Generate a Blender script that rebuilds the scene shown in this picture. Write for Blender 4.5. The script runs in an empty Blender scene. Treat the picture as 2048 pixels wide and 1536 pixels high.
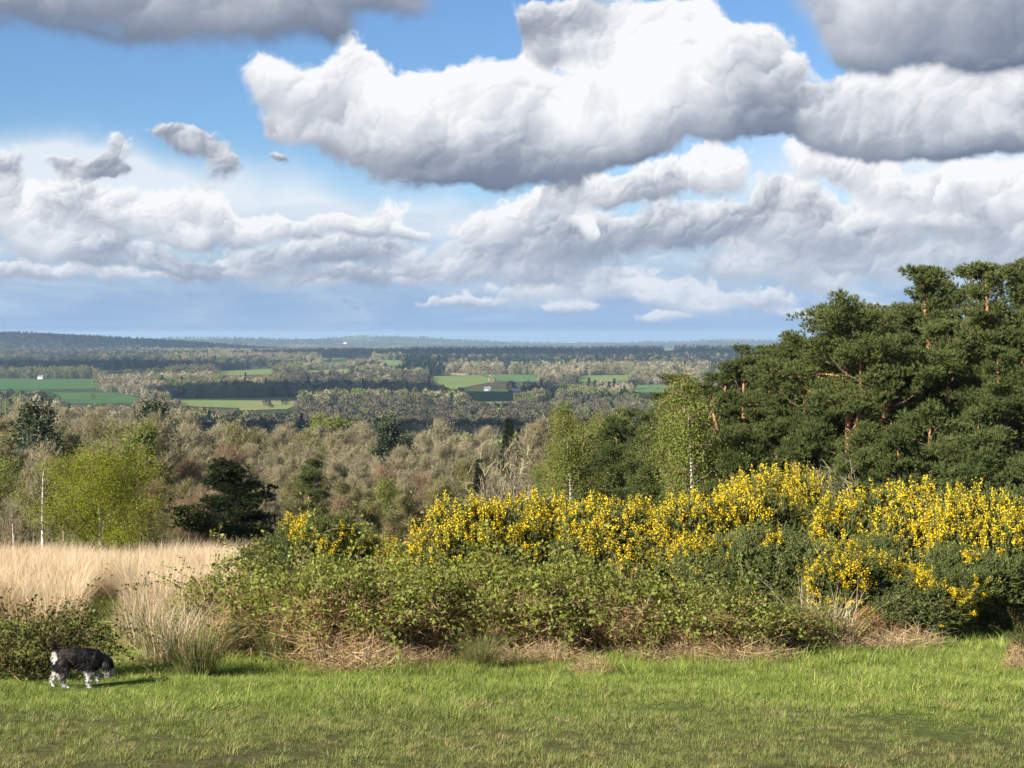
import bpy, math, random
import numpy as np

# ------------------------------------------------------------------ camera
F = 3000.0                       # focal length in photo pixels (2048 wide)
HORIZON = 668.0                  # photo row of the true horizon
EYE = 1.65
sc = bpy.context.scene
cam_d = bpy.data.cameras.new('camera'); cam = bpy.data.objects.new('camera', cam_d)
sc.collection.objects.link(cam); sc.camera = cam
cam_d.sensor_width = 36.0; cam_d.lens = F / 2048 * 36.0
cam_d.clip_start = 0.1; cam_d.clip_end = 90000
PITCH = math.atan((768 - HORIZON) / F)
cam.location = (0, 0, EYE); cam.rotation_euler = (math.pi / 2 - PITCH, 0, 0)

def ray(px, py):
    u, v = (px - 1024) / F, (768 - py) / F
    c, s = math.cos(PITCH), math.sin(PITCH)
    d = np.array([u, c + v * s, -s + v * c]); return d / np.linalg.norm(d)

# ------------------------------------------------------------------ light
SUN_FROM = np.array([-0.69, -0.57, 0.45]); SUN_FROM /= np.linalg.norm(SUN_FROM)
sun_d = bpy.data.lights.new('sun', 'SUN'); sun = bpy.data.objects.new('sun', sun_d)
sc.collection.objects.link(sun)
sun_d.energy = 5.0; sun_d.angle = math.radians(0.53); sun_d.color = (1.0, 0.93, 0.82)
from mathutils import Vector, Matrix
sun.rotation_euler = Vector(SUN_FROM).to_track_quat('Z', 'Y').to_euler()
EXPOSURE = 1.40
SKY = 0.05
sc.view_settings.view_transform = 'Standard'; sc.view_settings.look = 'None'
sc.view_settings.exposure = EXPOSURE; sc.view_settings.gamma = 1.0
sc.view_settings.use_curve_mapping = False

# ------------------------------------------------------------------ node helper
def lin(r, g, b):
    f = lambda c: (c / 255 / 12.92) if c / 255 <= 0.04045 else ((c / 255 + 0.055) / 1.055) ** 2.4
    return (f(r), f(g), f(b), 1.0)

class NT:
    def __init__(s, tree): s.t = tree; s.n = tree.nodes; s.l = tree.links
    def node(s, kind, **kw):
        n = s.n.new(kind)
        for k, v in kw.items(): setattr(n, k, v)
        return n
    def put(s, sock, v):
        if isinstance(v, bpy.types.NodeSocket): s.l.new(v, sock)
        elif v is not None: sock.default_value = v
    def m(s, op, a, b=None, c=None, clamp=False):
        n = s.node('ShaderNodeMath', operation=op, use_clamp=clamp)
        s.put(n.inputs[0], a)
        if b is not None: s.put(n.inputs[1], b)
        if c is not None: s.put(n.inputs[2], c)
        return n.outputs[0]
    def v(s, op, a, b=None, c=None, scale=None):
        n = s.node('ShaderNodeVectorMath', operation=op)
        s.put(n.inputs[0], a)
        if b is not None: s.put(n.inputs[1], b)
        if c is not None: s.put(n.inputs[2], c)
        if scale is not None: s.put(n.inputs['Scale'], scale)
        return n.outputs['Value'] if op in ('DOT_PRODUCT', 'LENGTH', 'DISTANCE') else n.outputs[0]
    def xyz(s, a):
        n = s.node('ShaderNodeSeparateXYZ'); s.put(n.inputs[0], a); return n.outputs
    def comb(s, x, y, z=0.0):
        n = s.node('ShaderNodeCombineXYZ')
        for i, q in enumerate((x, y, z)): s.put(n.inputs[i], q)
        return n.outputs[0]
    def noise(s, vec, scale, detail=4, rough=0.55, dist=0.0, lac=2.0, color=False, dims='3D', w=None):
        n = s.node('ShaderNodeTexNoise', noise_dimensions=dims)
        s.put(n.inputs['Vector'], vec); s.put(n.inputs['Scale'], scale)
        n.inputs['Detail'].default_value = detail; n.inputs['Roughness'].default_value = rough
        n.inputs['Distortion'].default_value = dist; n.inputs['Lacunarity'].default_value = lac
        return n.outputs['Color'] if color else n.outputs[0]
    def voro(s, vec, scale, detail=0.0, rough=0.5, smooth=None, dims='3D'):
        n = s.node('ShaderNodeTexVoronoi', feature='SMOOTH_F1' if smooth else 'F1', voronoi_dimensions=dims)
        s.put(n.inputs['Vector'], vec); s.put(n.inputs['Scale'], scale)
        n.inputs['Detail'].default_value = detail; n.inputs['Roughness'].default_value = rough
        if smooth: n.inputs['Smoothness'].default_value = smooth
        return n.outputs['Distance']
    def step(s, x, a, b, lo=0.0, hi=1.0):
        n = s.node('ShaderNodeMapRange', interpolation_type='SMOOTHSTEP')
        s.put(n.inputs[0], x)
        for i, q in enumerate((a, b, lo, hi)): s.put(n.inputs[i + 1], q)
        return n.outputs[0]
    def mix(s, f, a, b, blend='MIX'):
        n = s.node('ShaderNodeMix', data_type='RGBA', blend_type=blend)
        s.put(n.inputs[0], f); s.put(n.inputs[6], a); s.put(n.inputs[7], b)
        return n.outputs[2]
    def ramp(s, f, stops, interp='LINEAR'):
        n = s.node('ShaderNodeValToRGB'); s.put(n.inputs[0], f); r = n.color_ramp; r.interpolation = interp
        while len(r.elements) < len(stops): r.elements.new(0.5)
        for e, (p, c) in zip(r.elements, stops): e.position = p; e.color = c
        return n.outputs[0]

# ------------------------------------------------------------------ sky with broken cumulus
world = bpy.data.worlds.new('World'); sc.world = world; world.use_nodes = True
world.cycles.sampling_method = 'MANUAL'; world.cycles.sample_map_resolution = 256
W = NT(world.node_tree); W.n.clear()
out = W.node('ShaderNodeOutputWorld')
sky = W.node('ShaderNodeTexSky', sky_type='NISHITA', sun_disc=False)
sky.sun_elevation = math.asin(SUN_FROM[2]); sky.sun_rotation = math.atan2(SUN_FROM[0], SUN_FROM[1])
sky.altitude = 150; sky.air_density = 1.0; sky.dust_density = 0.35; sky.ozone_density = 2.0
dirv = W.node('ShaderNodeTexCoord').outputs['Generated']
SK = 1.0 / SKY / 2 ** EXPOSURE
WT = W

def sky_at(px, py):
    d = ray(px, py); return math.atan2(d[0], d[1]), math.asin(d[2])

def warp(vec, scale, amt, detail, rough, off):
    c = W.noise(W.v('ADD', vec, off), scale, detail, rough, color=True, dims='2D')
    c = W.v('SUBTRACT', c, (0.5, 0.5, 0.5))
    return W.v('MULTIPLY_ADD', c, (amt, amt, 0), vec)

def blobs(vec, items):
    """union of soft ellipses -> (sum, brightness, height within)"""
    S = B = H = None
    for (px, py, rx, ry, br) in items:
        a, e = sky_at(px, py)
        d = W.v('MULTIPLY', W.v('SUBTRACT', vec, (a, e, 0)), (F / rx, F / ry, 0))
        q = W.m('EXPONENT', W.m('MULTIPLY', W.v('DOT_PRODUCT', d, d), -1.0))
        h = W.v('DOT_PRODUCT', d, (0, 1, 0))
        S = q if S is None else W.m('ADD', S, q)
        B = W.m('MULTIPLY', q, br) if B is None else W.m('MULTIPLY_ADD', q, br, B)
        H = W.m('MULTIPLY', q, h) if H is None else W.m('MULTIPLY_ADD', q, h, H)
    Si = W.m('MAXIMUM', S, 0.02)
    return S, W.m('DIVIDE', B, Si), W.m('DIVIDE', H, Si)

def heads(v, scale, light):
    """cauliflower heads in three sizes -> (fullness about 0..1, how far each head turns to the light)"""
    F_ = L_ = None
    for k, (s, w) in enumerate(((1.0, 0.46), (2.3, 0.32), (5.2, 0.22))):
        q = W.v('ADD', v, (0.37 * k, 0.91 * k, 0))
        n = W.node('ShaderNodeTexVoronoi', feature='SMOOTH_F1', voronoi_dimensions='2D'); W.l.new(q, n.inputs['Vector']); n.inputs['Scale'].default_value = scale * s; n.inputs['Smoothness'].default_value = 0.75
        full = W.m('MULTIPLY_ADD', n.outputs['Distance'], -w, w)
        face = W.m('MULTIPLY', W.v('DOT_PRODUCT', W.v('SUBTRACT', q, n.outputs['Position']), light), scale * s * w)
        F_ = full if F_ is None else W.m('ADD', F_, full); L_ = face if L_ is None else W.m('ADD', L_, face)
    return F_, L_

def layer(P, items, scale, wamt, off, soft=0.30, thr=0.33, nmix=0.75, lam=0.8):
    vw = warp(P, scale * 0.42, wamt, 6, 0.54, off)
    S, B, H = blobs(vw, items)
    v2 = W.v('ADD', warp(vw, scale * 1.8, 0.45 / scale, 4, 0.6, (off[1], off[0], 0)), off)
    full, face = heads(v2, scale, (-0.62, 0.78, 0))
    n = W.noise(v2, scale * 0.5, 8, 0.66, dims='2D')
    Hs = W.step(H, -0.75, 0.45)                            # 0 on the flat base, 1 on the billowing top
    body = W.m('ADD', W.m('MULTIPLY', W.m('SUBTRACT', full, 0.62), 0.9), W.m('MULTIPLY', W.m('SUBTRACT', n, 0.5), 1.3))
    dens = W.m('ADD', W.m('MULTIPLY', body, nmix), W.m('MINIMUM', S, 1.25))
    alpha = W.step(dens, thr, W.m('MULTIPLY_ADD', Hs, -0.62 * soft, thr + 1.2 * soft))
    relief = W.m('MULTIPLY', face, W.m('MULTIPLY_ADD', Hs, 1.35 * lam, 0.12 * lam))
    ns = W.noise(v2, scale * 0.42, 2, 0.45, dims='2D')
    relief = W.m('ADD', relief, W.m('ADD', W.m('MULTIPLY', W.m('SUBTRACT', ns, 0.5), 1.1 * lam), W.m('MULTIPLY', W.m('SUBTRACT', n, 0.5), 0.35 * lam)))
    lum = W.m('ADD', W.m('MULTIPLY_ADD', H, 0.36, B), relief)
    lum = W.m('ADD', lum, W.m('MULTIPLY', W.step(dens, thr, thr + 0.75, 1.0, 0.0), 0.12))   # thin edges let the light through
    return alpha, lum

def cloud_col(lum):
    return W.ramp(lum, [(0.0, lin(104, 118, 142)), (0.25, lin(132, 143, 163)), (0.5, lin(174, 181, 194)),
                        (0.75, lin(219, 223, 230)), (1.0, lin(250, 251, 252))])

def glow(r, g, b): return [q * SK for q in lin(r, g, b)[:3]] + [1]

VEIL = [(110, 330, 240, 40, 1), (330, 375, 330, 42, 1), (620, 425, 260, 32, 1), (900, 470, 420, 40, 1), (-250, 350, 300, 60, 1), (1900, 330, 500, 80, 1)]
LAYERS = [
  # small far cumulus, low over the horizon
  dict(items=[(1190,572,75,24,.78),(1310,580,50,20,.80),(1375,582,60,24,.92),(1050,575,60,18,.84),(1130,518,24,18,.90),(1465,480,46,22,.86),(1330,485,34,13,.80),
              (1325,632,50,12,.84),(1640,560,70,24,.70),(1150,612,60,12,.80),(1500,600,120,14,.74),(1240,545,40,12,.78),(1560,520,70,22,.72),(1700,625,160,12,.72),
              (640,565,42,12,.80),(560,528,38,17,.80),(470,524,38,14,.84),(65,545,95,13,.80),(228,545,44,16,.80),(700,533,26,20,.80),(350,555,50,10,.72),(830,560,60,12,.72),(930,600,90,10,.70),
              (1900,500,60,18,.82),(2010,545,70,26,.92),(1760,520,70,20,.74),(-150,540,150,18,.7),(2250,540,160,40,.7)],
       scale=64.0, wamt=0.018, off=(2.2, 9.4, 0), soft=0.50, thr=0.20, nmix=0.95, lam=0.45),
  # middle cumulus, in ranks one behind another
  dict(items=[(1060,500,120,44,.56),(1220,470,150,60,.46),(1390,440,130,50,.54),(1560,440,120,60,.62),(1700,480,150,50,.64),(1870,440,160,60,.68),(2020,480,90,60,.70),(1520,540,160,36,.66),(1850,550,180,36,.66),(1120,560,160,30,.62),(1330,600,200,22,.64),(1600,380,70,50,.66),(560,500,120,36,.54),(160,505,240,36,.54),(760,500,140,34,.58),(380,540,160,20,.58),(700,560,160,18,.60),(900,540,120,26,.58)],
       scale=34.0, wamt=0.034, off=(3.3, 5.9, 0), soft=0.85, thr=0.30, nmix=1.05, lam=0.50),
  dict(items=[(1440,330,52,44,.98),(1370,352,80,42,.80),(1290,368,60,34,.66),(1180,372,60,34,.86),(1110,400,60,30,.78),(1215,392,50,22,.70),(1600,322,46,38,.98),(1680,345,60,34,.80),(1760,352,50,44,.96),(1800,395,80,34,.78),(1905,372,60,40,.90),(1985,358,60,34,.98),(2060,395,60,40,.80),
              (1730,440,70,24,.76),(1870,445,60,22,.84),(985,440,56,42,.94),(940,455,44,26,.80),(1150,430,34,22,.88),(1185,458,24,30,.84),(1045,445,40,50,.70),
              (775,425,40,42,1.0),(740,455,60,26,.80),(690,455,40,24,.86),(618,456,36,26,.64),(820,465,50,16,.70),(560,440,50,22,.80),
              (110,480,70,34,.94),(40,440,70,40,.70),(160,400,60,46,.62),(230,430,60,36,.74),(330,410,36,34,.90),(300,455,60,30,.78),(390,420,36,38,.88),(345,480,44,30,.96),(440,425,34,34,.90),(470,465,50,32,.78),(510,455,36,28,.80),(420,480,60,22,.74),(200,495,90,18,.60),(30,385,60,26,.90),
              (5,338,46,36,.44),(228,290,34,30,.70),(200,325,34,22,.50),(130,322,40,18,.50),(215,345,40,12,.44),(440,335,48,36,.54),(385,285,70,22,.42),(350,260,50,16,.40),(560,320,26,16,.44),
              (-200,420,200,80,.6),(-260,300,120,60,.5),(2200,400,200,80,.7)],
       scale=44.0, wamt=0.026, off=(7.7, 4.1, 0), soft=0.62, thr=0.38, nmix=1.05, lam=0.46),
  # big cumulus
  dict(items=[(530,150,44,36,.80),(560,190,50,34,.72),(690,135,46,54,1.0),(640,190,70,46,.80),(740,165,50,46,.98),(800,195,60,40,.92),(860,165,46,40,1.0),(930,165,46,40,1.0),(1000,175,60,46,1.0),(1060,200,44,66,.96),
              (700,240,100,50,.74),(850,235,90,44,.78),(790,215,30,16,1.05),(960,250,100,50,.70),(900,300,150,46,.44),(1020,310,120,44,.40),(760,300,90,40,.58),(640,270,60,30,.66),(900,355,130,30,.36),(1050,345,120,34,.36),(560,255,40,22,.6),
              (1120,235,60,60,1.02),(1200,190,80,70,1.06),(1290,160,80,60,1.06),(1300,210,80,60,.98),(1360,150,60,60,1.0),(1400,60,36,50,1.05),(1300,45,60,30,.96),(1210,90,110,36,.56),(1080,50,60,50,.46),(1150,20,100,34,.46),(1090,100,60,30,.62),(1420,200,60,70,.74),
              (1240,270,120,36,.72),(1360,265,110,34,.46),(1230,310,150,26,.36),(1460,120,50,60,.74),(1510,70,46,36,.88),(1540,130,70,60,.62),(1500,200,70,60,.50),(1570,230,60,46,.44),(1500,250,50,24,.38),
              (1660,200,60,60,.70),(1740,180,70,60,.66),(1830,170,60,50,.84),(1900,140,46,40,.90),(1960,200,50,60,.92),(2030,180,50,44,.86),(1850,240,90,50,.66),(1760,260,90,34,.62),(1700,270,80,26,.46),(1960,280,110,34,.42),(1840,300,130,24,.38),(2090,260,80,60,.55),
              (2250,200,200,130,.6)],
       scale=26.0, wamt=0.040, off=(1.7, 2.3, 0), soft=0.62, thr=0.38, nmix=1.10, lam=0.46),
  # nearer dark-bellied clouds along the top of the view and on overhead
  dict(items=[(60,10,200,50,.34),(230,0,150,58,.42),(370,20,120,64,.56),(480,30,100,66,.50),(590,35,90,66,.34),(650,80,50,40,.30),(740,10,130,34,.44),(480,-80,420,80,.5),(-250,-20,320,110,.4),(850,-70,300,50,.5),
              (1680,50,70,60,.70),(1780,40,110,70,.60),(1900,50,120,70,.44),(2030,30,130,70,.34),(1960,95,120,24,.34),(1720,110,70,34,.56),(1900,-90,380,90,.5),(2300,30,240,120,.4)],
       scale=16.0, wamt=0.060, off=(4.9, 6.2, 0), soft=0.85, thr=0.30, nmix=0.95, lam=0.34),
]

def new_group(name):
    t = bpy.data.node_groups.new(name, 'ShaderNodeTree')
    t.interface.new_socket('Direction', in_out='INPUT', socket_type='NodeSocketVector')
    t.interface.new_socket('Clear', in_out='INPUT', socket_type='NodeSocketColor')
    t.interface.new_socket('Sky', in_out='OUTPUT', socket_type='NodeSocketShader')
    return t

def finish_group(col, go):
    b = W.node('ShaderNodeBackground'); b.inputs[1].default_value = SKY
    W.l.new(col, b.inputs[0]); W.l.new(b.outputs[0], go.inputs[0])

def use_group(t):
    n = WT.node('ShaderNodeGroup'); n.node_tree = t
    WT.l.new(dirv, n.inputs[0]); WT.l.new(clear, n.inputs[1]); return n.outputs[0]

def near_tile(items, box, pad):
    x0, x1, y0, y1 = box
    return [q for q in items if x0 - 2.2 * q[2] - pad < q[0] < x1 + 2.2 * q[2] + pad and y0 - 2.2 * q[3] - pad < q[1] < y1 + 2.2 * q[3] + pad]

def sky_part(box):
    """the cloud field over one part of the sky (only the clouds that reach into it)"""
    global W
    t = new_group('sky_part'); W = NT(t)
    gi, go = W.node('NodeGroupInput'), W.node('NodeGroupOutput')
    dx, dy, dz = W.xyz(gi.outputs[0])
    az = W.m('ARCTAN2', dx, dy); el = W.m('ARCSINE', dz); P = W.comb(az, el)
    col = gi.outputs[1]
    items = near_tile(VEIL, box, 90)
    if items:                                          # thin white veil
        va, _, _ = blobs(warp(P, 9.0, 0.05, 4, 0.55, (3.1, 0.7, 0)), items)
        col = W.mix(W.m('MULTIPLY', W.m('MINIMUM', va, 1.0), 0.82, clamp=True), col, glow(240, 245, 250))
    if box[3] > 300:                                   # lilac-grey sheet of far cloud above the horizon
        strat = W.comb(az, W.m('MULTIPLY', el, 4.2))
        sn = W.noise(W.v('ADD', strat, (5.3, 1.9, 0)), 9.0, 5, 0.58, 0.4, dims='2D')
        sh = W.m('ADD', W.step(el, 0.050, 0.105, 1.0, 0.0), W.m('MULTIPLY', W.m('SUBTRACT', sn, 0.5), 1.5))
        sheet = W.m('MULTIPLY', W.step(sh, 0.0, 0.6), W.step(el, 0.0, 0.125, 1.0, 0.0))
        sc_ = W.ramp(W.noise(W.v('ADD', strat, (1.3, 7.1, 0)), 12.0, 6, 0.62, 0.3, dims='2D'),
                     [(0.30, lin(150, 177, 216)), (0.46, lin(172, 193, 224)), (0.58, lin(192, 207, 231)), (0.70, lin(226, 233, 243))])
        col = W.mix(W.m('MULTIPLY', sheet, 0.93), col, W.v('SCALE', sc_, scale=SK))
        hz = W.step(el, 0.004, 0.046, 1.0, 0.0)
        col = W.mix(W.m('MULTIPLY', hz, 0.80), col, glow(150, 184, 224))
    for L in LAYERS:
        items = near_tile(L['items'], box, L['wamt'] * F * 0.5)
        if not items: continue
        a, lum = layer(P, **{**L, 'items': items})
        c = W.v('SCALE', cloud_col(lum), scale=SK)
        if box[3] > 360: c = W.mix(W.step(el, 0.005, 0.095, 0.45, 0.0), c, glow(180, 202, 231))
        col = W.mix(a, col, c)
    finish_group(col, go); W = WT
    return use_group(t)

def sky_rest():
    """the same broken cloud over the rest of the sky, on a flat cloud deck"""
    global W
    t = new_group('sky_rest'); W = NT(t)
    gi, go = W.node('NodeGroupInput'), W.node('NodeGroupOutput')
    d = gi.outputs[0]; dz = W.m('MAXIMUM', W.v('DOT_PRODUCT', d, (0, 0, 1)), 0.0)
    deck = W.v('SCALE', d, scale=W.m('DIVIDE', 1.0, W.m('ADD', dz, 0.08)))
    dn = W.noise(deck, 0.55, 6, 0.58, 0.3)
    c = W.v('SCALE', cloud_col(W.step(dn, 0.50, 0.80, 1.0, 0.25)), scale=SK)
    col = W.mix(W.m('MULTIPLY', W.step(dn, 0.50, 0.62), W.step(dz, 0.02, 0.10)), gi.outputs[1], c)
    col = W.mix(W.step(dz, 0.0, 0.045, 0.85, 0.0), col, glow(150, 184, 224))
    finish_group(col, go); W = WT
    return use_group(t)

clear = W.mix(1.0, sky.outputs[0], (0.64, 0.83, 1.06, 1), 'MULTIPLY')
dx, dy, dz = W.xyz(dirv)
az = W.m('ARCTAN2', dx, dy); el = W.m('ARCSINE', dz)
def either(f, a, b):
    n = W.node('ShaderNodeMixShader'); W.put(n.inputs[0], f); W.l.new(a, n.inputs[1]); W.l.new(b, n.inputs[2]); return n.outputs[0]
CUTS = [-700, 512, 1024, 1536, 2750]; ROWS = [-400, 230, 420, 760]
def strip(y0, y1):
    o = sky_part((CUTS[-2], CUTS[-1], y0, y1))
    for i in range(len(CUTS) - 3, -1, -1):
        o = either(W.m('GREATER_THAN', az, sky_at(CUTS[i + 1], 668)[0]), sky_part((CUTS[i], CUTS[i + 1], y0, y1)), o)
    return o
o = strip(ROWS[0], ROWS[1])
for r in (1, 2):
    o = either(W.m('LESS_THAN', el, (668 - ROWS[r]) / F), o, strip(ROWS[r], ROWS[r + 1]))
rest = sky_rest()
inside = W.m('MULTIPLY', W.step(W.m('ABSOLUTE', az), 0.40, 0.50, 1.0, 0.0), W.step(el, 0.25, 0.34, 1.0, 0.0))
inside = W.m('MULTIPLY', inside, W.m('GREATER_THAN', el, -0.06))
W.l.new(either(inside, rest, o), out.inputs[0])

# ------------------------------------------------------------------ helpers
rng = np.random.default_rng(7)
COL = sc.collection

def vnoise(x, y, seed=0):
    x = np.asarray(x, float); y = np.asarray(y, float)
    xi = np.floor(x).astype(np.int64); yi = np.floor(y).astype(np.int64); fx = x - xi; fy = y - yi
    fx = fx * fx * (3 - 2 * fx); fy = fy * fy * (3 - 2 * fy)
    def h(a, b):
        n = (a * 374761393 + b * 668265263 + seed * 1442695041) & 0xFFFFFFFF
        n = ((n ^ (n >> 13)) * 1274126177) & 0xFFFFFFFF
        return ((n ^ (n >> 16)) & 0xFFFF) / 65535.0
    a = h(xi, yi) * (1 - fx) + h(xi + 1, yi) * fx
    b = h(xi, yi + 1) * (1 - fx) + h(xi + 1, yi + 1) * fx
    return a * (1 - fy) + b * fy

def fbm(x, y, seed=0, octv=4):
    s = 0; a = 0.5; t = 0
    for i in range(octv):
        s = s + a * vnoise(x * 2 ** i, y * 2 ** i, seed + i * 17); t += a; a *= 0.5
    return s / t

PROF = np.array([(-40, 1.2), (0, 0), (60, -8.0), (75, -9.6), (90, -11.6), (120, -15.0), (200, -24), (300, -34), (450, -46), (700, -61), (1000, -75),
                 (1400, -85), (2000, -88), (2500, -85), (3000, -79), (3500, -75), (4500, -71), (5600, -73), (7000, -84),
                 (9000, -96), (12000, -104), (30000, -260), (70000, -700)], float)
def sm(a, b, x):
    t = np.clip((x - a) / (b - a), 0, 1); return t * t * (3 - 2 * t)
def gau(v, c, s): return np.exp(-((v - c) / s) ** 2)

def height(x, y):
    x = np.asarray(x, float); y = np.asarray(y, float)
    z = np.interp(y, PROF[:, 0], PROF[:, 1])
    # grassy bank: small hummocks
    near = 1 - sm(45, 80, y)
    z = z + near * (0.10 * (fbm(x * 0.25, y * 0.25, 3, 3) - 0.5) + 0.05 * (vnoise(x * 1.3, y * 1.3, 5) - 0.5))
    # rolling farmland
    far = sm(300, 2500, y)
    z = z + far * 26 * (fbm(x / 900.0 + 4.2, y / 1300.0, 11, 3) - 0.5) * sm(1200, 5000, y) + far * 7 * (fbm(x / 260.0, y / 420.0, 12, 2) - 0.5)
    # long wooded ridge on the left, pale downs behind
    z = z + 82 * gau(y, 7000, 900) * (1 - sm(-2700, -700, x))
    z = z + 132 * gau(y, 15500, 1600) * (1 - sm(-5200, -2600, x))
    z = z + 72 * gau(y, 12300, 900) * gau(x, -2500, 1000)
    z = z + 98 * gau(y, 13600, 1200) * gau(x, -1150, 900)
    z = z + 44 * gau(y, 14200, 1200) * sm(-900, 0, x) * (0.3 + 1.4 * fbm(x / 700.0, 3.3, 21, 3))
    return z

def ground_at(px, py, y_min=3.0):
    """where the line of sight through a photo pixel meets the ground"""
    d = ray(px, py); t = np.geomspace(y_min / d[1], 60000, 3000); lo, hi = 0.0, 0.0
    for _ in range(2):
        x, y, z = d[0] * t, d[1] * t, EYE + d[2] * t
        k = int(np.argmax(z <= height(x, y))); k = max(k, 1); t = np.linspace(t[k - 1], t[k], 60)
    return x[k], y[k], float(height(x[k], y[k]))

def at(px, dist):
    """a spot on the ground in the direction of a photo column, dist metres out"""
    x = (px - 1024) / F * dist; return np.array([x, dist, float(height(x, dist))])
def z_of(py, dist): return EYE - dist * math.tan(math.atan((py - 768) / F) + PITCH)
def rows_of(x, y, z):
    """photo column and row of a point"""
    c, s = math.cos(PITCH), math.sin(PITCH); zz = z - EYE
    f = y * c - zz * s; v = y * s + zz * c
    return 1024 + F * x / f, 768 - F * v / f

def mesh(name, V, T, mats, mi=None, smooth=False):
    me = bpy.data.meshes.new(name)
    V = np.ascontiguousarray(V, np.float32); T = np.ascontiguousarray(T, np.int32); k = T.shape[1]
    me.vertices.add(len(V)); me.vertices.foreach_set('co', V.ravel())
    me.loops.add(T.size); me.loops.foreach_set('vertex_index', T.ravel())
    me.polygons.add(len(T)); me.polygons.foreach_set('loop_start', np.arange(0, T.size, k, dtype=np.int32))
    if not isinstance(mats, (list, tuple)): mats = [mats]
    for m in mats: me.materials.append(m)
    if mi is not None: me.polygons.foreach_set('material_index', np.ascontiguousarray(mi, np.int32))
    if smooth: me.polygons.foreach_set('use_smooth', np.ones(len(T), bool))
    me.update(); return me

def obj(name, me, parent=None, loc=None):
    o = bpy.data.objects.new(name, me); COL.objects.link(o)
    if parent is not None: o.parent = parent
    if loc is not None: o.location = loc
    return o

def tag(o, label, cat=None, group=None, kind=None):
    o['label'] = label
    if cat: o['category'] = cat
    if group: o['group'] = group
    if kind: o['kind'] = kind
    return o

def thing(name, loc, rz, label, cat, group=None, scale=1.0):
    o = obj(name, None); o.location = loc; o.rotation_euler[2] = rz
    o.scale = (scale, scale, scale) if np.isscalar(scale) else scale
    return tag(o, label, cat, group)

def place(kind_parts, name, loc, rz, label, cat, group=None, scale=1.0):
    """a thing with its own copies of the parts (they share mesh data)"""
    t = thing(name, loc, rz, label, cat, group, scale)
    for (pn, me) in kind_parts: obj(pn, me, t)
    return t

def join(*parts):
    Vs, Ts, Ms, n = [], [], [], 0
    for i, (V, T) in enumerate(parts):
        Vs.append(V); Ts.append(T + n); Ms.append(np.full(len(T), i)); n += len(V)
    return np.concatenate(Vs), np.concatenate(Ts), np.concatenate(Ms)

def unit(v): return v / np.maximum(np.linalg.norm(v, axis=-1, keepdims=True), 1e-9)
def rand_dirs(n): return unit(rng.normal(size=(n, 3)))
def frames(d, roll=None):
    """rotation matrices with local +Y along d and a random roll"""
    d = unit(d); n = len(d)
    a = unit(np.cross(d, rand_dirs(n))) ; b = np.cross(a, d)
    return np.stack([a, d, b], axis=2)
def stamp(tv, tt, pos, R, s):
    s = np.asarray(s, float); s = s[:, None, None] if s.ndim == 1 else s[:, None, :]
    V = np.einsum('nij,nkj->nki', R, tv[None] * s) + pos[:, None, :]
    n, k = len(pos), len(tv)
    T = tt[None] + (np.arange(n) * k)[:, None, None]
    return V.reshape(-1, 3), T.reshape(-1, 3)

# templates, all pointing along +Y, about 1 long
LEAF = (np.array([(0, 0, 0), (.36, .45, .10), (-.36, .45, .10), (0, 1, 0)]), np.array([(0, 1, 3), (0, 3, 2)]))
def fan(n, spread, w, seed, curl=0.0):
    r = np.random.default_rng(seed); V = []; T = []
    for i in range(n):
        a = 2 * math.pi * (i + r.random()) / n; t = spread * (0.4 + 0.6 * r.random())
        d = np.array([math.sin(t) * math.cos(a), math.cos(t), math.sin(t) * math.sin(a)])
        q = np.array([-math.sin(a), 0, math.cos(a)]); b = 0.25 * r.random() * np.array([0, 1, 0])
        L = 0.7 + 0.3 * r.random(); k = len(V)
        V += [b + q * w * .5 + d * .1, b - q * w * .5 + d * .1, b + d * L]; T.append((k, k + 1, k + 2))
    return np.array(V), np.array(T)
NEEDLES = fan(6, 0.75, 0.20, 1)
SPINES = fan(5, 0.55, 0.16, 2)
FLOWER = (np.array([(.5, 0, 0), (-.5, 0, 0), (0, .5, 0), (0, -.5, 0), (0, 0, .5)]), np.array([(0, 2, 4), (2, 1, 4), (1, 3, 4), (3, 0, 4)]))
def spray(seed, n=4, w=0.035):
    r = np.random.default_rng(seed); V = [(w / 2, 0, 0), (-w / 2, 0, 0), (0, 1, 0)]; T = [(0, 1, 2)]
    for i in range(n):
        t = 0.2 + 0.6 * i / n; a = r.random() * 6.28; L = 0.55 * (1 - 0.5 * t)
        d = np.array([math.cos(a) * .75, .75, math.sin(a) * .75]) * L; p = np.array([0, t, 0]); k = len(V)
        V += [p + [w * .35, 0, 0], p - [w * .35, 0, 0], p + d]; T.append((k, k + 1, k + 2))
    return np.array(V, float), np.array(T)
TWIG = spray(3)

def tube(P, R, sides):
    P = np.asarray(P, float); R = np.asarray(R, float); n = len(P)
    d = np.gradient(P, axis=0); d = unit(d)
    ref = np.array([0.3, 0.9, 0.2]) if abs(d[0] @ np.array([0.3, 0.9, 0.2])) < 0.9 else np.array([1.0, 0, 0])
    a = unit(np.cross(d, ref)); b = np.cross(d, a)
    th = np.arange(sides) * 2 * math.pi / sides
    V = P[:, None] + R[:, None, None] * (np.cos(th)[None, :, None] * a[:, None] + np.sin(th)[None, :, None] * b[:, None])
    i = np.arange(n - 1)[:, None] * sides; j = np.arange(sides)[None]; j2 = (j + 1) % sides
    q = np.stack([i + j, i + j2, i + sides + j2, i + sides + j], -1).reshape(-1, 4)
    T = np.concatenate([q[:, [0, 1, 2]], q[:, [0, 2, 3]]])
    return V.reshape(-1, 3), T
def merge(list_vt):
    V, T, _ = join(*list_vt); return V, T

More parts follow.
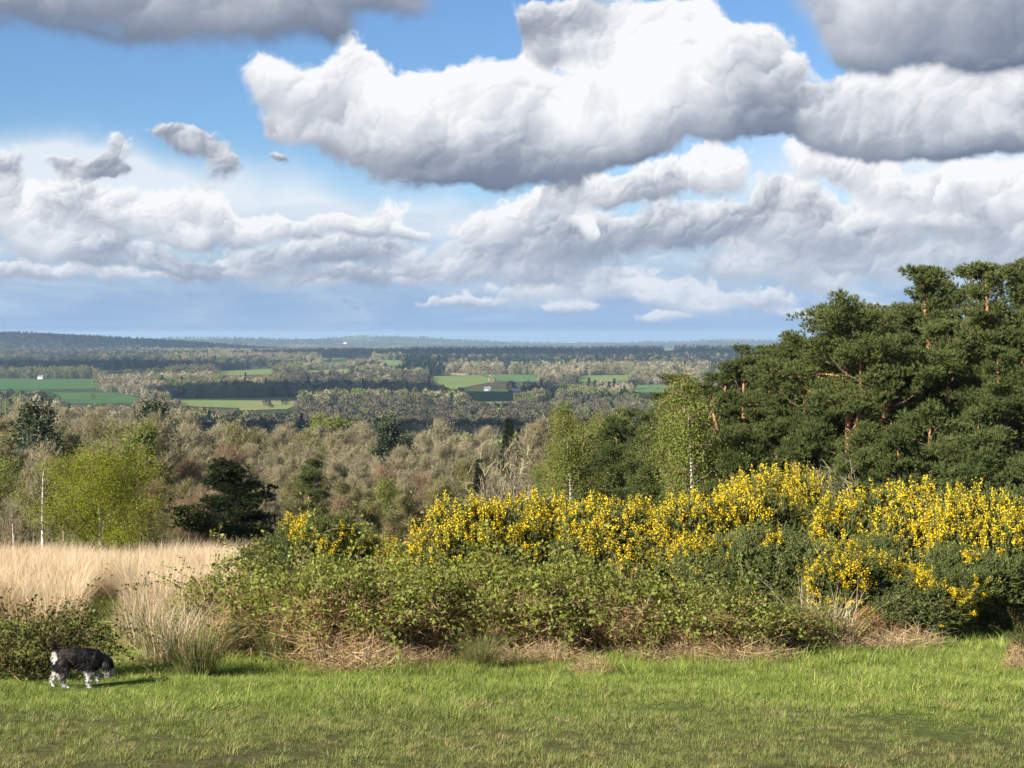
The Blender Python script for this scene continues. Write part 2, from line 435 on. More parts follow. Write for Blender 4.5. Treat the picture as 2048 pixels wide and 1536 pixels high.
def limb(p, d, L, n, wob, up):
    P = [np.array(p, float)]; d = np.array(d, float); d /= np.linalg.norm(d)
    for i in range(n):
        d = d + rng.normal(size=3) * wob + np.array([0, 0, up]); d /= np.linalg.norm(d); P.append(P[-1] + d * L / n)
    return np.array(P)

# ------------------------------------------------------------------ materials
MATS = {}
def base_mat(name):
    m = bpy.data.materials.new(name); m.use_nodes = True; t = NT(m.node_tree); t.n.clear()
    o = t.node('ShaderNodeOutputMaterial'); MATS[name] = m; return m, t, o

def tint(t, stops, pos_scale=None, obj_amt=0.0, patch=0.5):
    """colour from a ramp: random per leaf, drifting from place to place and from plant to plant"""
    g = t.node('ShaderNodeNewGeometry')
    f = g.outputs['Random Per Island']
    if pos_scale:
        nz = t.noise(g.outputs['Position'], pos_scale, 3, 0.55)
        f = t.m('ADD', t.m('MULTIPLY', f, 1 - patch), t.m('MULTIPLY', t.step(nz, 0.28, 0.72), patch))
    if obj_amt:
        f = t.m('ADD', t.m('MULTIPLY', f, 1 - obj_amt), t.m('MULTIPLY', t.node('ShaderNodeObjectInfo').outputs['Random'], obj_amt))
    return t.ramp(f, [(p, (*c, 1)) for p, c in stops])

def foliage(name, stops, pos_scale=None, obj_amt=0.25, patch=0.4, trans=0.35, gloss=0.0, rough=0.5):
    m, t, o = base_mat(name)
    c = tint(t, stops, pos_scale, obj_amt, patch)
    d = t.node('ShaderNodeBsdfDiffuse'); t.l.new(c, d.inputs[0]); s = d.outputs[0]
    if trans:
        tr = t.node('ShaderNodeBsdfTranslucent'); t.l.new(t.mix(1.0, c, (1.15, 1.1, 0.6, 1), 'MULTIPLY'), tr.inputs[0])
        mx = t.node('ShaderNodeMixShader'); mx.inputs[0].default_value = trans
        t.l.new(s, mx.inputs[1]); t.l.new(tr.outputs[0], mx.inputs[2]); s = mx.outputs[0]
    if gloss:
        gl = t.node('ShaderNodeBsdfGlossy'); gl.inputs['Roughness'].default_value = rough
        mx = t.node('ShaderNodeMixShader'); mx.inputs[0].default_value = gloss
        t.l.new(s, mx.inputs[1]); t.l.new(gl.outputs[0], mx.inputs[2]); s = mx.outputs[0]
    t.l.new(s, o.inputs[0]); return m

def bark(name, c0, c1, scale=6.0, stretch=0.25, hi=None):
    m, t, o = base_mat(name)
    tc = t.node('ShaderNodeTexCoord').outputs['Object']
    v = t.v('MULTIPLY', tc, (1, 1, stretch))
    f = t.noise(v, scale, 5, 0.65)
    c = t.ramp(f, [(0.35, (*c0, 1)), (0.65, (*c1, 1))])
    if hi:                                   # papery orange bark on the upper trunk
        z = t.v('DOT_PRODUCT', tc, (0, 0, 1))
        z = t.m('ADD', z, t.m('MULTIPLY', t.noise(tc, 2.0, 2), 2.0))
        c = t.mix(t.step(z, hi[0], hi[1]), c, t.ramp(f, [(0.35, (*hi[2], 1)), (0.65, (*hi[3], 1))]))
    d = t.node('ShaderNodeBsdfDiffuse'); t.l.new(c, d.inputs[0])
    bp = t.node('ShaderNodeBump'); bp.inputs['Strength'].default_value = 0.6; bp.inputs['Distance'].default_value = 0.03
    t.l.new(f, bp.inputs['Height']); t.l.new(bp.outputs[0], d.inputs['Normal'])
    t.l.new(d.outputs[0], o.inputs[0]); return m

def plain(name, c, rough=0.7, var=0.15, scale=3.0):
    m, t, o = base_mat(name)
    f = t.noise(t.node('ShaderNodeTexCoord').outputs['Object'], scale, 4, 0.6)
    col = t.mix(f, (*[q * (1 - var) for q in c], 1), (*[min(1, q * (1 + var)) for q in c], 1))
    b = t.node('ShaderNodeBsdfPrincipled'); t.l.new(col, b.inputs['Base Color']); b.inputs['Roughness'].default_value = rough
    t.l.new(b.outputs[0], o.inputs[0]); return m

PINE = foliage('pine_needles', [(0.1, (.042, .058, .020)), (0.5, (.082, .102, .033)), (0.9, (.138, .150, .054))], 0.9, 0.2, 0.35, 0.25)
DARKPINE = foliage('dark_needles', [(0.1, (.018, .027, .013)), (0.6, (.034, .046, .020)), (1.0, (.056, .068, .028))], 0.9, 0.2, 0.35, 0.15)
BIRCHLEAF = foliage('birch_leaves', [(0.1, (.125, .155, .034)), (0.6, (.185, .225, .050)), (1.0, (.25, .27, .08))], 0.6, 0.3, 0.3, 0.45)
OLIVELEAF = foliage('budding_leaves', [(0.1, (.095, .100, .030)), (0.5, (.150, .150, .042)), (1.0, (.21, .195, .062))], 0.3, 0.45, 0.3, 0.4)
BEECHLEAF = foliage('beech_leaves', [(0.1, (.17, .21, .020)), (0.6, (.26, .31, .032)), (1.0, (.35, .38, .060))], 1.2, 0.1, 0.3, 0.5)
DARKLEAF = foliage('evergreen_leaves', [(0.1, (.020, .034, .014)), (0.6, (.040, .060, .022)), (1.0, (.075, .090, .032))], 0.8, 0.2, 0.3, 0.2, 0.03)
TWIGTAN = foliage('tan_twigs', [(0.1, (.170, .146, .084)), (0.5, (.25, .218, .130)), (1.0, (.34, .302, .19))], 0.15, 0.35, 0.3, 0.0)
TWIGRED = foliage('russet_twigs', [(0.1, (.125, .082, .048)), (0.5, (.195, .135, .080)), (1.0, (.26, .19, .12))], 0.3, 0.3, 0.3, 0.0)
TWIGPALE = foliage('pale_buds', [(0.1, (.20, .20, .13)), (0.5, (.30, .30, .20)), (1.0, (.42, .42, .30))], 0.3, 0.3, 0.3, 0.3)
BRAMBLE = foliage('bramble_leaves', [(0.0, (.075, .080, .020)), (0.35, (.128, .142, .028)), (0.62, (.185, .215, .036)), (0.85, (.25, .29, .055)), (1.0, (.31, .22, .09))], 1.1, 0.10, 0.5, 0.35, 0.012, 0.5)
BRAMBLEOLD = foliage('old_bramble_leaves', [(0.0, (.030, .040, .013)), (0.5, (.070, .078, .022)), (0.8, (.13, .120, .038)), (1.0, (.22, .155, .07))], 1.6, 0.1, 0.4, 0.3, 0.01, 0.5)
GORSE = foliage('gorse_spines', [(0.0, (.060, .076, .026)), (0.5, (.120, .142, .048)), (1.0, (.21, .225, .095))], 1.2, 0.15, 0.4, 0.2)
YELLOW = foliage('gorse_blossom', [(0.0, (.66, .42, .010)), (0.5, (.82, .60, .018)), (1.0, (.88, .74, .07))], 1.5, 0.1, 0.3, 0.35)
STRAW = foliage('straw', [(0.0, (.40, .29, .185)), (0.5, (.58, .455, .315)), (1.0, (.74, .62, .47))], 0.4, 0.1, 0.35, 0.35)
DEADGRASS = foliage('dead_grass', [(0.0, (.20, .125, .065)), (0.5, (.34, .235, .125)), (1.0, (.50, .38, .22))], 1.2, 0.1, 0.4, 0.25)
RUSH = foliage('rush', [(0.0, (.045, .070, .022)), (0.5, (.085, .120, .035)), (0.85, (.15, .17, .06)), (1.0, (.34, .27, .13))], None, 0.1, 0.0, 0.2)
CANE = foliage('bramble_cane', [(0.0, (.045, .028, .020)), (0.5, (.12, .075, .045)), (1.0, (.30, .21, .13))], None, 0.0, 0.0, 0.0)
BRACKEN = foliage('dead_bracken', [(0.0, (.14, .075, .035)), (0.5, (.24, .135, .065)), (1.0, (.36, .23, .13))], 1.5, 0.1, 0.4, 0.2)
LIMBBARK = bark('pine_limb_bark', (.07, .048, .034), (.15, .10, .07), 9, 0.5)
PINEBARK = bark('pine_bark', (.09, .065, .048), (.19, .135, .10), 9, 0.3, (3.0, 6.5, (.26, .125, .062), (.42, .215, .115)))
GREYBARK = bark('grey_bark', (.10, .085, .062), (.21, .18, .135), 5, 0.3)
BIRCHBARK = bark('birch_bark', (.22, .20, .17), (.72, .69, .62), 7, 2.2)
STEMBARK = bark('stem_bark', (.05, .036, .024), (.13, .095, .062), 8, 0.3)

# lawn: lush where nobody walks, olive and worn along the trodden strip
def wear_node(t, pos):
    x, y, z = t.xyz(pos)
    n1 = t.noise(pos, 0.35, 4, 0.6); n2 = t.noise(pos, 1.6, 4, 0.6)
    w = t.m('ADD', t.m('MULTIPLY', t.m('SUBTRACT', n1, 0.5), 7.0), t.m('MULTIPLY', t.m('SUBTRACT', n2, 0.5), 3.0))
    w = t.m('ADD', w, y)
    f = t.step(w, 11.2, 15.5, 0.85, 0.0)
    return t.m('ADD', f, t.m('MULTIPLY', t.step(t.noise(pos, 0.8, 5, 0.65), 0.50, 0.68), t.step(y, 12, 24, 0.45, 0.30)), clamp=True), n2
def lawn_mat():
    m, t, o = base_mat('lawn_blades')
    g = t.node('ShaderNodeNewGeometry')
    w, n2 = wear_node(t, g.outputs['Position'])
    r = g.outputs['Random Per Island']
    lush = t.ramp(r, [(0.0, (.135, .190, .032, 1)), (0.55, (.225, .295, .055, 1)), (0.85, (.30, .36, .095, 1)), (1.0, (.46, .40, .22, 1))])
    worn = t.ramp(r, [(0.0, (.115, .145, .038, 1)), (0.5, (.195, .240, .066, 1)), (0.8, (.260, .265, .098, 1)), (1.0, (.36, .29, .18, 1))])
    orr = t.node('ShaderNodeObjectInfo').outputs['Random']            # tufts differ from one another
    c = t.mix(t.m('ADD', w, t.m('MULTIPLY', t.m('SUBTRACT', orr, 0.5), 0.7), clamp=True), lush, worn)
    c = t.mix(1.0, c, t.ramp(orr, [(0.0, (.62, .62, .58, 1)), (0.6, (1, 1, 1, 1)), (1.0, (1.30, 1.22, 1.12, 1))]), 'MULTIPLY')
    d = t.node('ShaderNodeBsdfDiffuse'); tr = t.node('ShaderNodeBsdfTranslucent'); mx = t.node('ShaderNodeMixShader')
    t.l.new(c, d.inputs[0]); t.l.new(c, tr.inputs[0]); mx.inputs[0].default_value = 0.4
    t.l.new(d.outputs[0], mx.inputs[1]); t.l.new(tr.outputs[0], mx.inputs[2]); t.l.new(mx.outputs[0], o.inputs[0]); return m
LAWN = lawn_mat()

def ground_mat():
    m, t, o = base_mat('ground')
    pos = t.node('ShaderNodeNewGeometry').outputs['Position']
    w, n2 = wear_node(t, pos)
    soil = t.ramp(t.noise(pos, 5.0, 6, 0.65), [(0.3, (.050, .034, .022, 1)), (0.55, (.095, .068, .043, 1)), (0.75, (.15, .11, .07, 1))])
    moss = t.ramp(t.noise(pos, 9.0, 5, 0.65), [(0.3, (.055, .080, .020, 1)), (0.7, (.12, .155, .040, 1))])
    near = t.mix(t.m('SUBTRACT', 1.0, t.m('MULTIPLY', w, 0.65)), soil, moss)
    litter = t.ramp(t.noise(pos, 0.5, 6, 0.65), [(0.3, (.070, .060, .034, 1)), (0.55, (.115, .095, .055, 1)), (0.75, (.13, .125, .06, 1))])
    # farmland far off: fields, hedges and woods too small to tell apart
    f1 = t.voro(t.v('MULTIPLY', pos, (1, .6, 0)), 0.0030, 0, smooth=None, dims='2D')
    vn = t.node('ShaderNodeTexVoronoi', feature='F1', voronoi_dimensions='2D'); t.l.new(t.v('MULTIPLY', pos, (1, .45, 0)), vn.inputs['Vector']); vn.inputs['Scale'].default_value = 0.0032
    cellc = t.xyz(vn.outputs['Color'])[0]
    fields = t.ramp(cellc, [(0.0, (.045, .060, .028, 1)), (0.42, (.065, .068, .036, 1)), (0.55, (.085, .120, .035, 1)), (0.75, (.10, .145, .045, 1)), (0.9, (.16, .14, .08, 1)), (1.0, (.11, .085, .06, 1))], 'CONSTANT')
    woods = t.ramp(t.noise(pos, 0.012, 5, 0.6), [(0.35, (.040, .045, .024, 1)), (0.65, (.095, .085, .052, 1))])
    farm = t.mix(t.step(t.noise(pos, 0.0014, 4, 0.55), 0.44, 0.52), fields, woods)
    dist = t.v('DOT_PRODUCT', pos, (0, 1, 0))
    c = t.mix(t.step(dist, 30, 70), near, litter)
    c = t.mix(t.step(dist, 500, 1100), c, farm)
    d = t.node('ShaderNodeBsdfDiffuse'); t.l.new(c, d.inputs[0])
    bp = t.node('ShaderNodeBump'); bp.inputs['Strength'].default_value = 0.7; bp.inputs['Distance'].default_value = 0.05
    t.l.new(t.noise(pos, 7.0, 5, 0.65), bp.inputs['Height']); t.l.new(bp.outputs[0], d.inputs['Normal'])
    t.l.new(d.outputs[0], o.inputs[0]); return m
GROUND = ground_mat()

# ------------------------------------------------------------------ the ground
def build_ground():
    rr = np.concatenate([[0.05], np.geomspace(1.0, 60000, 340)])
    aa = np.radians(np.concatenate([np.arange(-180, -26, 6.0), np.arange(-26, 26, 0.16), np.arange(26, 180, 6.0)]))
    Rg, Ag = np.meshgrid(rr, aa, indexing='ij')
    x = Rg * np.sin(Ag); y = Rg * np.cos(Ag)
    V = np.stack([x, y, height(x, y)], -1).reshape(-1, 3)
    n, k = len(rr), len(aa)
    i = np.arange(n - 1)[:, None] * k; j = np.arange(k)[None]; j2 = (j + 1) % k
    T = np.stack([i + j, i + j2, i + k + j2, i + k + j], -1).reshape(-1, 4)[:, ::-1]
    o = obj('ground', mesh('ground', V, T, GROUND, smooth=True)); o['kind'] = 'structure'
    tag(o, 'grassy slope falling away to a wide wooded valley and far hills')
build_ground()

# ------------------------------------------------------------------ plant builders (each returns [(part name, mesh), ...])
def lobe_points(lobes, n, inward=0.35, top_bias=0.0):
    """points near the surface of a union of ellipsoids, with outward directions"""
    L = np.array(lobes, float); w = (L[:, 3] * L[:, 4] + L[:, 3] * L[:, 5]); P, N = [], []; got = 0
    while got < n:
        k = rng.choice(len(L), size=n, p=w / w.sum())
        d = rand_dirs(n); d[:, 2] = np.where(rng.random(n) < top_bias, np.abs(d[:, 2]), d[:, 2])
        q = 1 - inward * rng.random(n) ** 1.6
        p = L[k, :3] + d * L[k, 3:6] * q[:, None]
        inside = np.zeros(n, bool)
        for l in L:
            inside |= (((p - l[:3]) / (l[3:6] * (1 - inward))) ** 2).sum(1) < 1.0
        ok = ~inside & (p[:, 2] > 0.02)
        P.append(p[ok]); N.append(unit(d[ok] / L[k[ok], 3:6])); got += ok.sum()
    return np.concatenate(P)[:n], np.concatenate(N)[:n]

def pine(h, spread, low, seed_lean=0.025, shoots=36, mat=None, flat=0.42, forks=0, dense=2.1):
    mat = mat or PINE
    tubes = []; tips = []; limbs = []
    top = limb((0, 0, -0.3), (rng.normal() * seed_lean, rng.normal() * seed_lean, 1), h + 0.3, 14, 0.035, 0.05)
    r0 = 0.018 * h + 0.04
    rad = r0 * (1 - np.linspace(0, 1, 15)) ** 0.8 + 0.02
    tubes.append(tube(top, rad, 8))
    leaders = [(top, rad, low, 1.0)]
    for f in range(forks):
        i = rng.integers(5, 8); a = rng.random() * 6.28
        fk = limb(top[i], (math.cos(a) * .9, math.sin(a) * .9, .9), h * (1 - i / 14) * 0.95, 9, 0.10, 0.10)
        fr = rad[i] * 0.75 * (1 - np.linspace(0, 1, 10)) ** 0.8 + 0.02
        tubes.append(tube(fk, fr, 6)); leaders.append((fk, fr, 0.25 if forks < 2 else 0.45, 0.75))
    for P, rd, lo, sc_ in leaders:
        n = len(P) - 1; H = np.linalg.norm(P[-1] - P[0]); nl = int(H * dense)
        ang = rng.random() * 6.28
        for k in range(nl):
            t = lo + (0.99 - lo) * (k + rng.random()) / nl
            i = min(int(t * n), n - 1); p = P[i] + (P[i + 1] - P[i]) * (t * n - i)
            ang += 2.4 + rng.normal() * 0.4
            u = (t - lo) / (1 - lo)
            L = spread * sc_ * (0.55 + 0.45 * math.sin(math.pi * min(1, u * 0.85 + 0.18))) * (1 - 0.66 * u ** 2.6) * (0.40 + 0.95 * rng.random())
            up = 0.05 + 1.0 * u ** 1.5
            b = limb(p, (math.cos(ang), math.sin(ang), up), L, 6, 0.16, 0.06)
            br = (rd[i] * 0.38 + 0.008) * (1 - np.linspace(0, 1, 7)) ** 0.7 + 0.008
            (tubes if forks > 1 and u < 0.3 else limbs).append(tube(b, br, 4)); tips.append((b[-1], 1.0))
            m = max(2, int(L * 2.6))
            for q in range(m):
                s = 0.30 + 0.65 * (q + rng.random()) / m; j = min(int(s * 6), 5); pb = b[j] + (b[j + 1] - b[j]) * (s * 6 - j)
                dd = b[j + 1] - b[j]; side = rng.normal(size=3) * np.array([1, 1, 0.35]); side = side / np.linalg.norm(side)
                c = limb(pb, unit(dd) * 0.6 + side * 0.9 + np.array([0, 0, .2]), 0.35 + 0.30 * L * rng.random(), 3, 0.2, 0.1)
                limbs.append(tube(c, np.array([.014, .011, .008, .005]), 3)); tips.append((c[-1], 0.85))
                if rng.random() < 0.6: tips.append((c[1], 0.7))
    tips.append((top[-1], 0.9))
    C = np.array([t[0] for t in tips]); S = np.array([t[1] for t in tips])
    idx = np.repeat(np.arange(len(C)), shoots)
    d = rand_dirs(len(idx)) * (0.22 + 0.78 * rng.random(len(idx)) ** 0.5)[:, None]
    rad = (0.36 + 0.24 * rng.random(len(C))) * S
    p = C[idx] + d * rad[idx, None] * np.array([1.05, 1.05, flat])
    dirs = unit(d * np.array([1, 1, 0.5]) + np.array([0, 0, 0.55]) + rng.normal(size=d.shape) * 0.3)
    V, T = stamp(*NEEDLES, p, frames(dirs), 0.16 + 0.10 * rng.random(len(idx)))
    tv, tt = merge(tubes); lv, lt = merge(limbs)
    return [('trunk', mesh('pine_trunk', tv, tt, PINEBARK, smooth=True)), ('limbs', mesh('pine_limbs', lv, lt, LIMBBARK, smooth=True)), ('crown', mesh('pine_crown', V, T, mat))]

def broadleaf(h, spread, twigs, twig_mat, leaves=0, leaf_mat=None, leaf_size=0.1, bk=None, base=0.22, twig_len=0.7, up=0.10, droop=0.0, stems=1, slim=1.0, fill=None):
    bk = bk or GREYBARK; tubes = []; limbs = []; anchors = []; adirs = []
    for s in range(stems):
        off = np.array([rng.normal() * .25, rng.normal() * .25, 0]) * (stems > 1)
        tr = limb(off + [0, 0, -0.3], (rng.normal() * .05 * (1 + 2 * (stems > 1)), rng.normal() * .05 * (1 + 2 * (stems > 1)), 1), h * (0.92 if s == 0 else 0.8), 12, 0.05, 0.05)
        r0 = (0.014 * h + 0.03) * slim / math.sqrt(stems)
        rad = r0 * (1 - np.linspace(0, 1, 13)) ** 0.9 + 0.012
        tubes.append(tube(tr, rad, 7)); anchors += list(tr[7:]); adirs += list(unit(np.gradient(tr, axis=0))[7:])
        ang = rng.random() * 6.28; nl = int(13 + h * 0.6)
        for k in range(nl):
            t = base + (0.97 - base) * (k + rng.random()) / nl; i = min(int(t * 12), 11); p = tr[i] + (tr[i + 1] - tr[i]) * (t * 12 - i)
            ang += 2.4 + rng.normal() * 0.5; u = (t - base) / (1 - base)
            L = spread * (0.45 + 0.55 * math.sin(math.pi * min(1.0, 0.2 + 0.7 * u))) * (1 - 0.65 * u ** 2) * (0.7 + 0.45 * rng.random())
            b = limb(p, (math.cos(ang), math.sin(ang), 0.55 + 0.8 * u), L * 1.15, 7, 0.14, up)
            br = rad[i] * 0.45 * (1 - np.linspace(0, 1, 8)) ** 0.8 + 0.008
            limbs.append(tube(b, br, 4)); anchors += list(b[2:]); adirs += list(unit(np.gradient(b, axis=0))[2:])
            for q in range(max(2, int(L * 1.6))):
                s2 = 0.25 + 0.7 * rng.random(); j = min(int(s2 * 7), 6); pb = b[j]
                side = rng.normal(size=3); c = limb(pb, unit(b[j + 1] - b[j]) + unit(side) * 0.9 + np.array([0, 0, .25 - droop]), L * 0.45 * (0.5 + rng.random()), 4, 0.15, up - droop * 0.3)
                limbs.append(tube(c, np.linspace(.018, .006, 5), 3)); anchors += list(c[1:]); adirs += list(unit(np.gradient(c, axis=0))[1:])
    A = np.array(anchors); D = np.array(adirs); parts = []
    tv, tt = merge(tubes); parts.append(('trunk', mesh('trunk', tv, tt, bk, smooth=True)))
    tv, tt = merge(limbs); parts.append(('limbs', mesh('limbs', tv, tt, GREYBARK, smooth=True)))
    if twigs:
        k = rng.integers(len(A), size=twigs)
        p = A[k] + rng.normal(size=(twigs, 3)) * 0.28
        d = unit(D[k] + rng.normal(size=(twigs, 3)) * 0.75 + np.array([0, 0, 0.30 - droop]))
        V, T = stamp(*TWIG, p, frames(d), twig_len * (0.6 + 0.7 * rng.random(twigs)))
        parts.append(('twigs', mesh('twigs', V, T, twig_mat)))
    if leaves:
        k = rng.integers(len(A), size=leaves)
        p = A[k] + rng.normal(size=(leaves, 3)) * np.array([.30, .30, .26]) * (0.6 + spread * 0.16); p[:, 2] -= droop * 0.6 * rng.random(leaves)
        if fill:                                            # leaf sprays out to the edge of the crown
            q, _ = lobe_points(rand_lobes(spread * 2.1, spread * 2.1, h * 0.86, 26, h * 0.10), leaves, 0.75, 0.2); k = rng.random(leaves) < fill; p[k] = q[k] + rng.normal(size=(k.sum(), 3)) * 0.1
        p[:, 2] = np.maximum(p[:, 2], 0.05)
        V, T = stamp(*LEAF, p, frames(rand_dirs(leaves)), leaf_size * (0.6 + 0.8 * rng.random(leaves)))
        parts.append(('crown', mesh('crown', V, T, leaf_mat)))
    return parts

def spruce(h, spread, mat=None, n=5200):
    mat = mat or DARKPINE
    tr = np.array([(0, 0, -0.3), (0, 0, h * .5), (0, 0, h)]); tv, tt = tube(tr, np.array([.02 * h, .012 * h, .02]), 6)
    t = rng.random(n) ** 0.75; a = rng.integers(0, 9, n) * 0.7 + np.floor(t * h / 0.55) * 1.3 + rng.normal(size=n) * 0.12
    tier = np.floor(t * h / 0.55) * 0.55 / h
    r = spread * (1 - tier) * (0.75 + 0.35 * vnoise(a * 3, tier * 20)) * rng.random(n) ** 0.55
    p = np.stack([r * np.cos(a), r * np.sin(a), tier * h + 0.25 + 0.10 * h * (1 - tier) * 0 - r * 0.28 + rng.normal(size=n) * 0.06], 1); p[:, 2] = np.maximum(p[:, 2], 0.1)
    d = unit(np.stack([np.cos(a), np.sin(a), np.full(n, -0.25)], 1) + rng.normal(size=(n, 3)) * 0.35)
    V, T = stamp(*NEEDLES, p, frames(d), 0.32 + 0.2 * rng.random(n))
    return [('trunk', mesh('trunk', tv, tt, GREYBARK)), ('crown', mesh('crown', V, T, mat))]

def rand_lobes(w, d, h, n, lift=0.0):
    L = [(0, 0, h * 0.45 + lift, w * 0.40, d * 0.42, h * 0.47)]
    for i in range(n):
        a = rng.random() * 6.28; q = rng.random() ** 0.6
        s = 0.16 + 0.14 * rng.random(); z = h * (0.18 + 0.62 * rng.random())
        k = math.sqrt(max(0.05, 1 - ((z / h - 0.4) / 0.7) ** 2))
        L.append((math.cos(a) * w * 0.42 * q * k, math.sin(a) * d * 0.42 * q * k, z, w * s, d * s, h * s * 0.95))
    return L

def stems(n, w, d, h, mat, r=0.012, lean=0.5):
    t = []
    for i in range(n):
        p = (rng.normal() * w * .18, rng.normal() * d * .18, -0.05)
        P = limb(p, (rng.normal() * lean, rng.normal() * lean, 1), h * (0.6 + 0.4 * rng.random()), 6, 0.15, 0.02)
        t.append(tube(P, np.linspace(r, r * .4, 7), 4))
    V, T = merge(t); return ('stems', mesh('stems', V, T, mat))

def arching_canes(n, w, d, h, r=0.006):
    t = []
    for i in range(n):
        a = rng.random() * 6.28; q = 0.15 + 0.3 * rng.random()
        p = np.array([math.cos(a) * w * q * .6, math.sin(a) * d * q * .6, 0.05])
        P = limb(p, (math.cos(a) * .45 + rng.normal() * .3, math.sin(a) * .45 + rng.normal() * .3, 1.2), h * (1.0 + 0.5 * rng.random()), 12, 0.07, -0.12)
        t.append(tube(P, np.linspace(r, r * .5, 13), 3))
    return merge(t)

def bramble(w, d, h, leaves=7000, mat=None, size=0.062, dead=1700, nl=26, canes=34):
    """a sprawling thicket: uneven mounds of leaf, leafy canes arching out of it, dry stalks low down"""
    L = [(0, 0, h * 0.36, w * 0.36, d * 0.40, h * 0.36)]
    for i in range(nl):
        a = rng.random() * 6.28; q = rng.random() ** 0.5; s = 0.09 + 0.12 * rng.random(); z = h * (0.12 + 0.66 * rng.random() * (1 - 0.35 * q))
        L.append((math.cos(a) * w * 0.46 * q, math.sin(a) * d * 0.44 * q, z, w * s * 1.15, d * s, h * s * 1.1))
    p, n = lobe_points(L, leaves, 0.5, 0.3)
    gone = fbm(p[:, 0] * 2.6 + w, p[:, 2] * 2.6 + p[:, 1], 33, 3); low = 1 - sm(0.15, 0.55, p[:, 2] / h)
    k = rng.random(leaves) > 0.9 * sm(0.44, 0.58, gone) * (0.35 + 0.65 * low); p, n = p[k], n[k]
    p = p + rng.normal(size=p.shape) * 0.04
    dirs = unit(n * 0.6 + rng.normal(size=n.shape) * 0.8 + np.array([0, 0, 0.15]))
    leaf = [stamp(*LEAF, p, frames(dirs), size * (0.4 + 1.1 * rng.random(len(p)) ** 1.5))]
    tubes = []; CP = []
    for i in range(canes):
        a = rng.random() * 6.28; q = 0.1 + 0.3 * rng.random()
        P = limb((math.cos(a) * w * q, math.sin(a) * d * q, h * 0.25), (math.cos(a) * .5 + rng.normal() * .4, math.sin(a) * .5 + rng.normal() * .4, 1.1), h * (0.75 + 0.55 * rng.random()), 12, 0.09, -0.13)
        P[:, 2] = np.maximum(P[:, 2], 0.03); tubes.append(tube(P, np.linspace(.006, .003, 13), 3)); CP.append(P[4:])
    CP = np.concatenate(CP); k = np.repeat(np.arange(len(CP)), 6)
    q = CP[k] + rng.normal(size=(len(k), 3)) * .05; leaf.append(stamp(*LEAF, q, frames(unit(rand_dirs(len(q)) + [0, 0, .3])), size * (0.5 + 0.8 * rng.random(len(q)))))
    V, T = merge(leaf); parts = [('leaves', mesh('bramble_leaves', V, T, mat or BRAMBLE))]
    cv, ct = merge(tubes); parts.append(('canes', mesh('canes', cv, ct, CANE)))
    if dead:                                            # dry stalks and last year's grass low in the thicket
        p, n = lobe_points(L, dead, 0.35); p[:, 2] *= 0.75
        d_ = unit(rng.normal(size=p.shape) * np.array([1, 1, .7]) + np.array([0, 0, .35]))
        V, T = stamp(*TWIG, p, frames(d_), 0.22 + 0.35 * rng.random(dead)); parts.append(('dead_stalks', mesh('dead_stalks', V, T, [DEADGRASS, BRACKEN], np.repeat((rng.random(dead) < 0.25).astype(int), len(TWIG[1])))))
    return parts

def gorse(w, d, h, sprigs=5200, bloom=0.5, nl=14, patch_seed=0):
    L = rand_lobes(w, d, h, nl)
    p, n = lobe_points(L, sprigs, 0.40, 0.35)
    dirs = unit(n * 0.5 + np.array([0, 0, 0.75]) + rng.normal(size=n.shape) * 0.35)
    s = 0.11 + 0.10 * rng.random(sprigs)
    V, T = stamp(*SPINES, p, frames(dirs), s)
    parts = [stems(16, w, d, h * .85, STEMBARK, 0.018, 0.45), ('foliage', mesh('gorse_foliage', V, T, GORSE))]
    # upright flowering shoots standing out of the outline
    m = int(70 * w * d); q, nn = lobe_points(L, m, 0.05, 0.95)
    keep = nn[:, 2] > 0.25; q, nn = q[keep], nn[keep]
    up = unit(nn * 0.35 + np.array([0, 0, 1]) + rng.normal(size=q.shape) * 0.15); Ln = 0.18 + 0.22 * rng.random(len(q))
    idx = np.repeat(np.arange(len(q)), 9); f = np.tile(np.arange(9) / 9.0, len(q))
    pp = q[idx] + up[idx] * (Ln[idx] * f)[:, None]
    V2, T2 = stamp(*SPINES, pp, frames(unit(up[idx] + rng.normal(size=pp.shape) * 0.6)), 0.07 + 0.04 * rng.random(len(pp)))
    parts.append(('shoots', mesh('gorse_shoots', V2, T2, GORSE)))
    # blossom in dense spikes, in patches over the crown
    tipP = np.concatenate([p, q]); tipD = np.concatenate([dirs, up]); tipL = np.concatenate([s * 0.9, Ln]); isup = np.concatenate([np.zeros(len(p)), np.ones(len(q))])
    zrel = tipP[:, 2] / h
    pn = fbm(tipP[:, 0] * 2.2 + patch_seed * 3.7, tipP[:, 2] * 2.2 + tipP[:, 1] * 1.3, 40 + patch_seed, 2)
    pr = (0.24 + 1.0 * isup) * sm(0.74 - bloom * 0.34, 0.78 - bloom * 0.32, pn + 0.22 * (zrel - 0.6)) * sm(0.15, 0.5, zrel)
    k = np.where(rng.random(len(tipP)) < pr)[0]
    nf = 26; idx = np.repeat(k, nf)
    pp = tipP[idx] + tipD[idx] * (tipL[idx] * (0.25 + 0.8 * rng.random(len(idx))))[:, None] + rng.normal(size=(len(idx), 3)) * 0.021
    V3, T3 = stamp(*FLOWER, pp, frames(rand_dirs(len(idx))), 0.014 + 0.020 * rng.random(len(idx)))
    parts.append(('blossom', mesh('gorse_blossom', V3, T3, YELLOW)))
    return parts

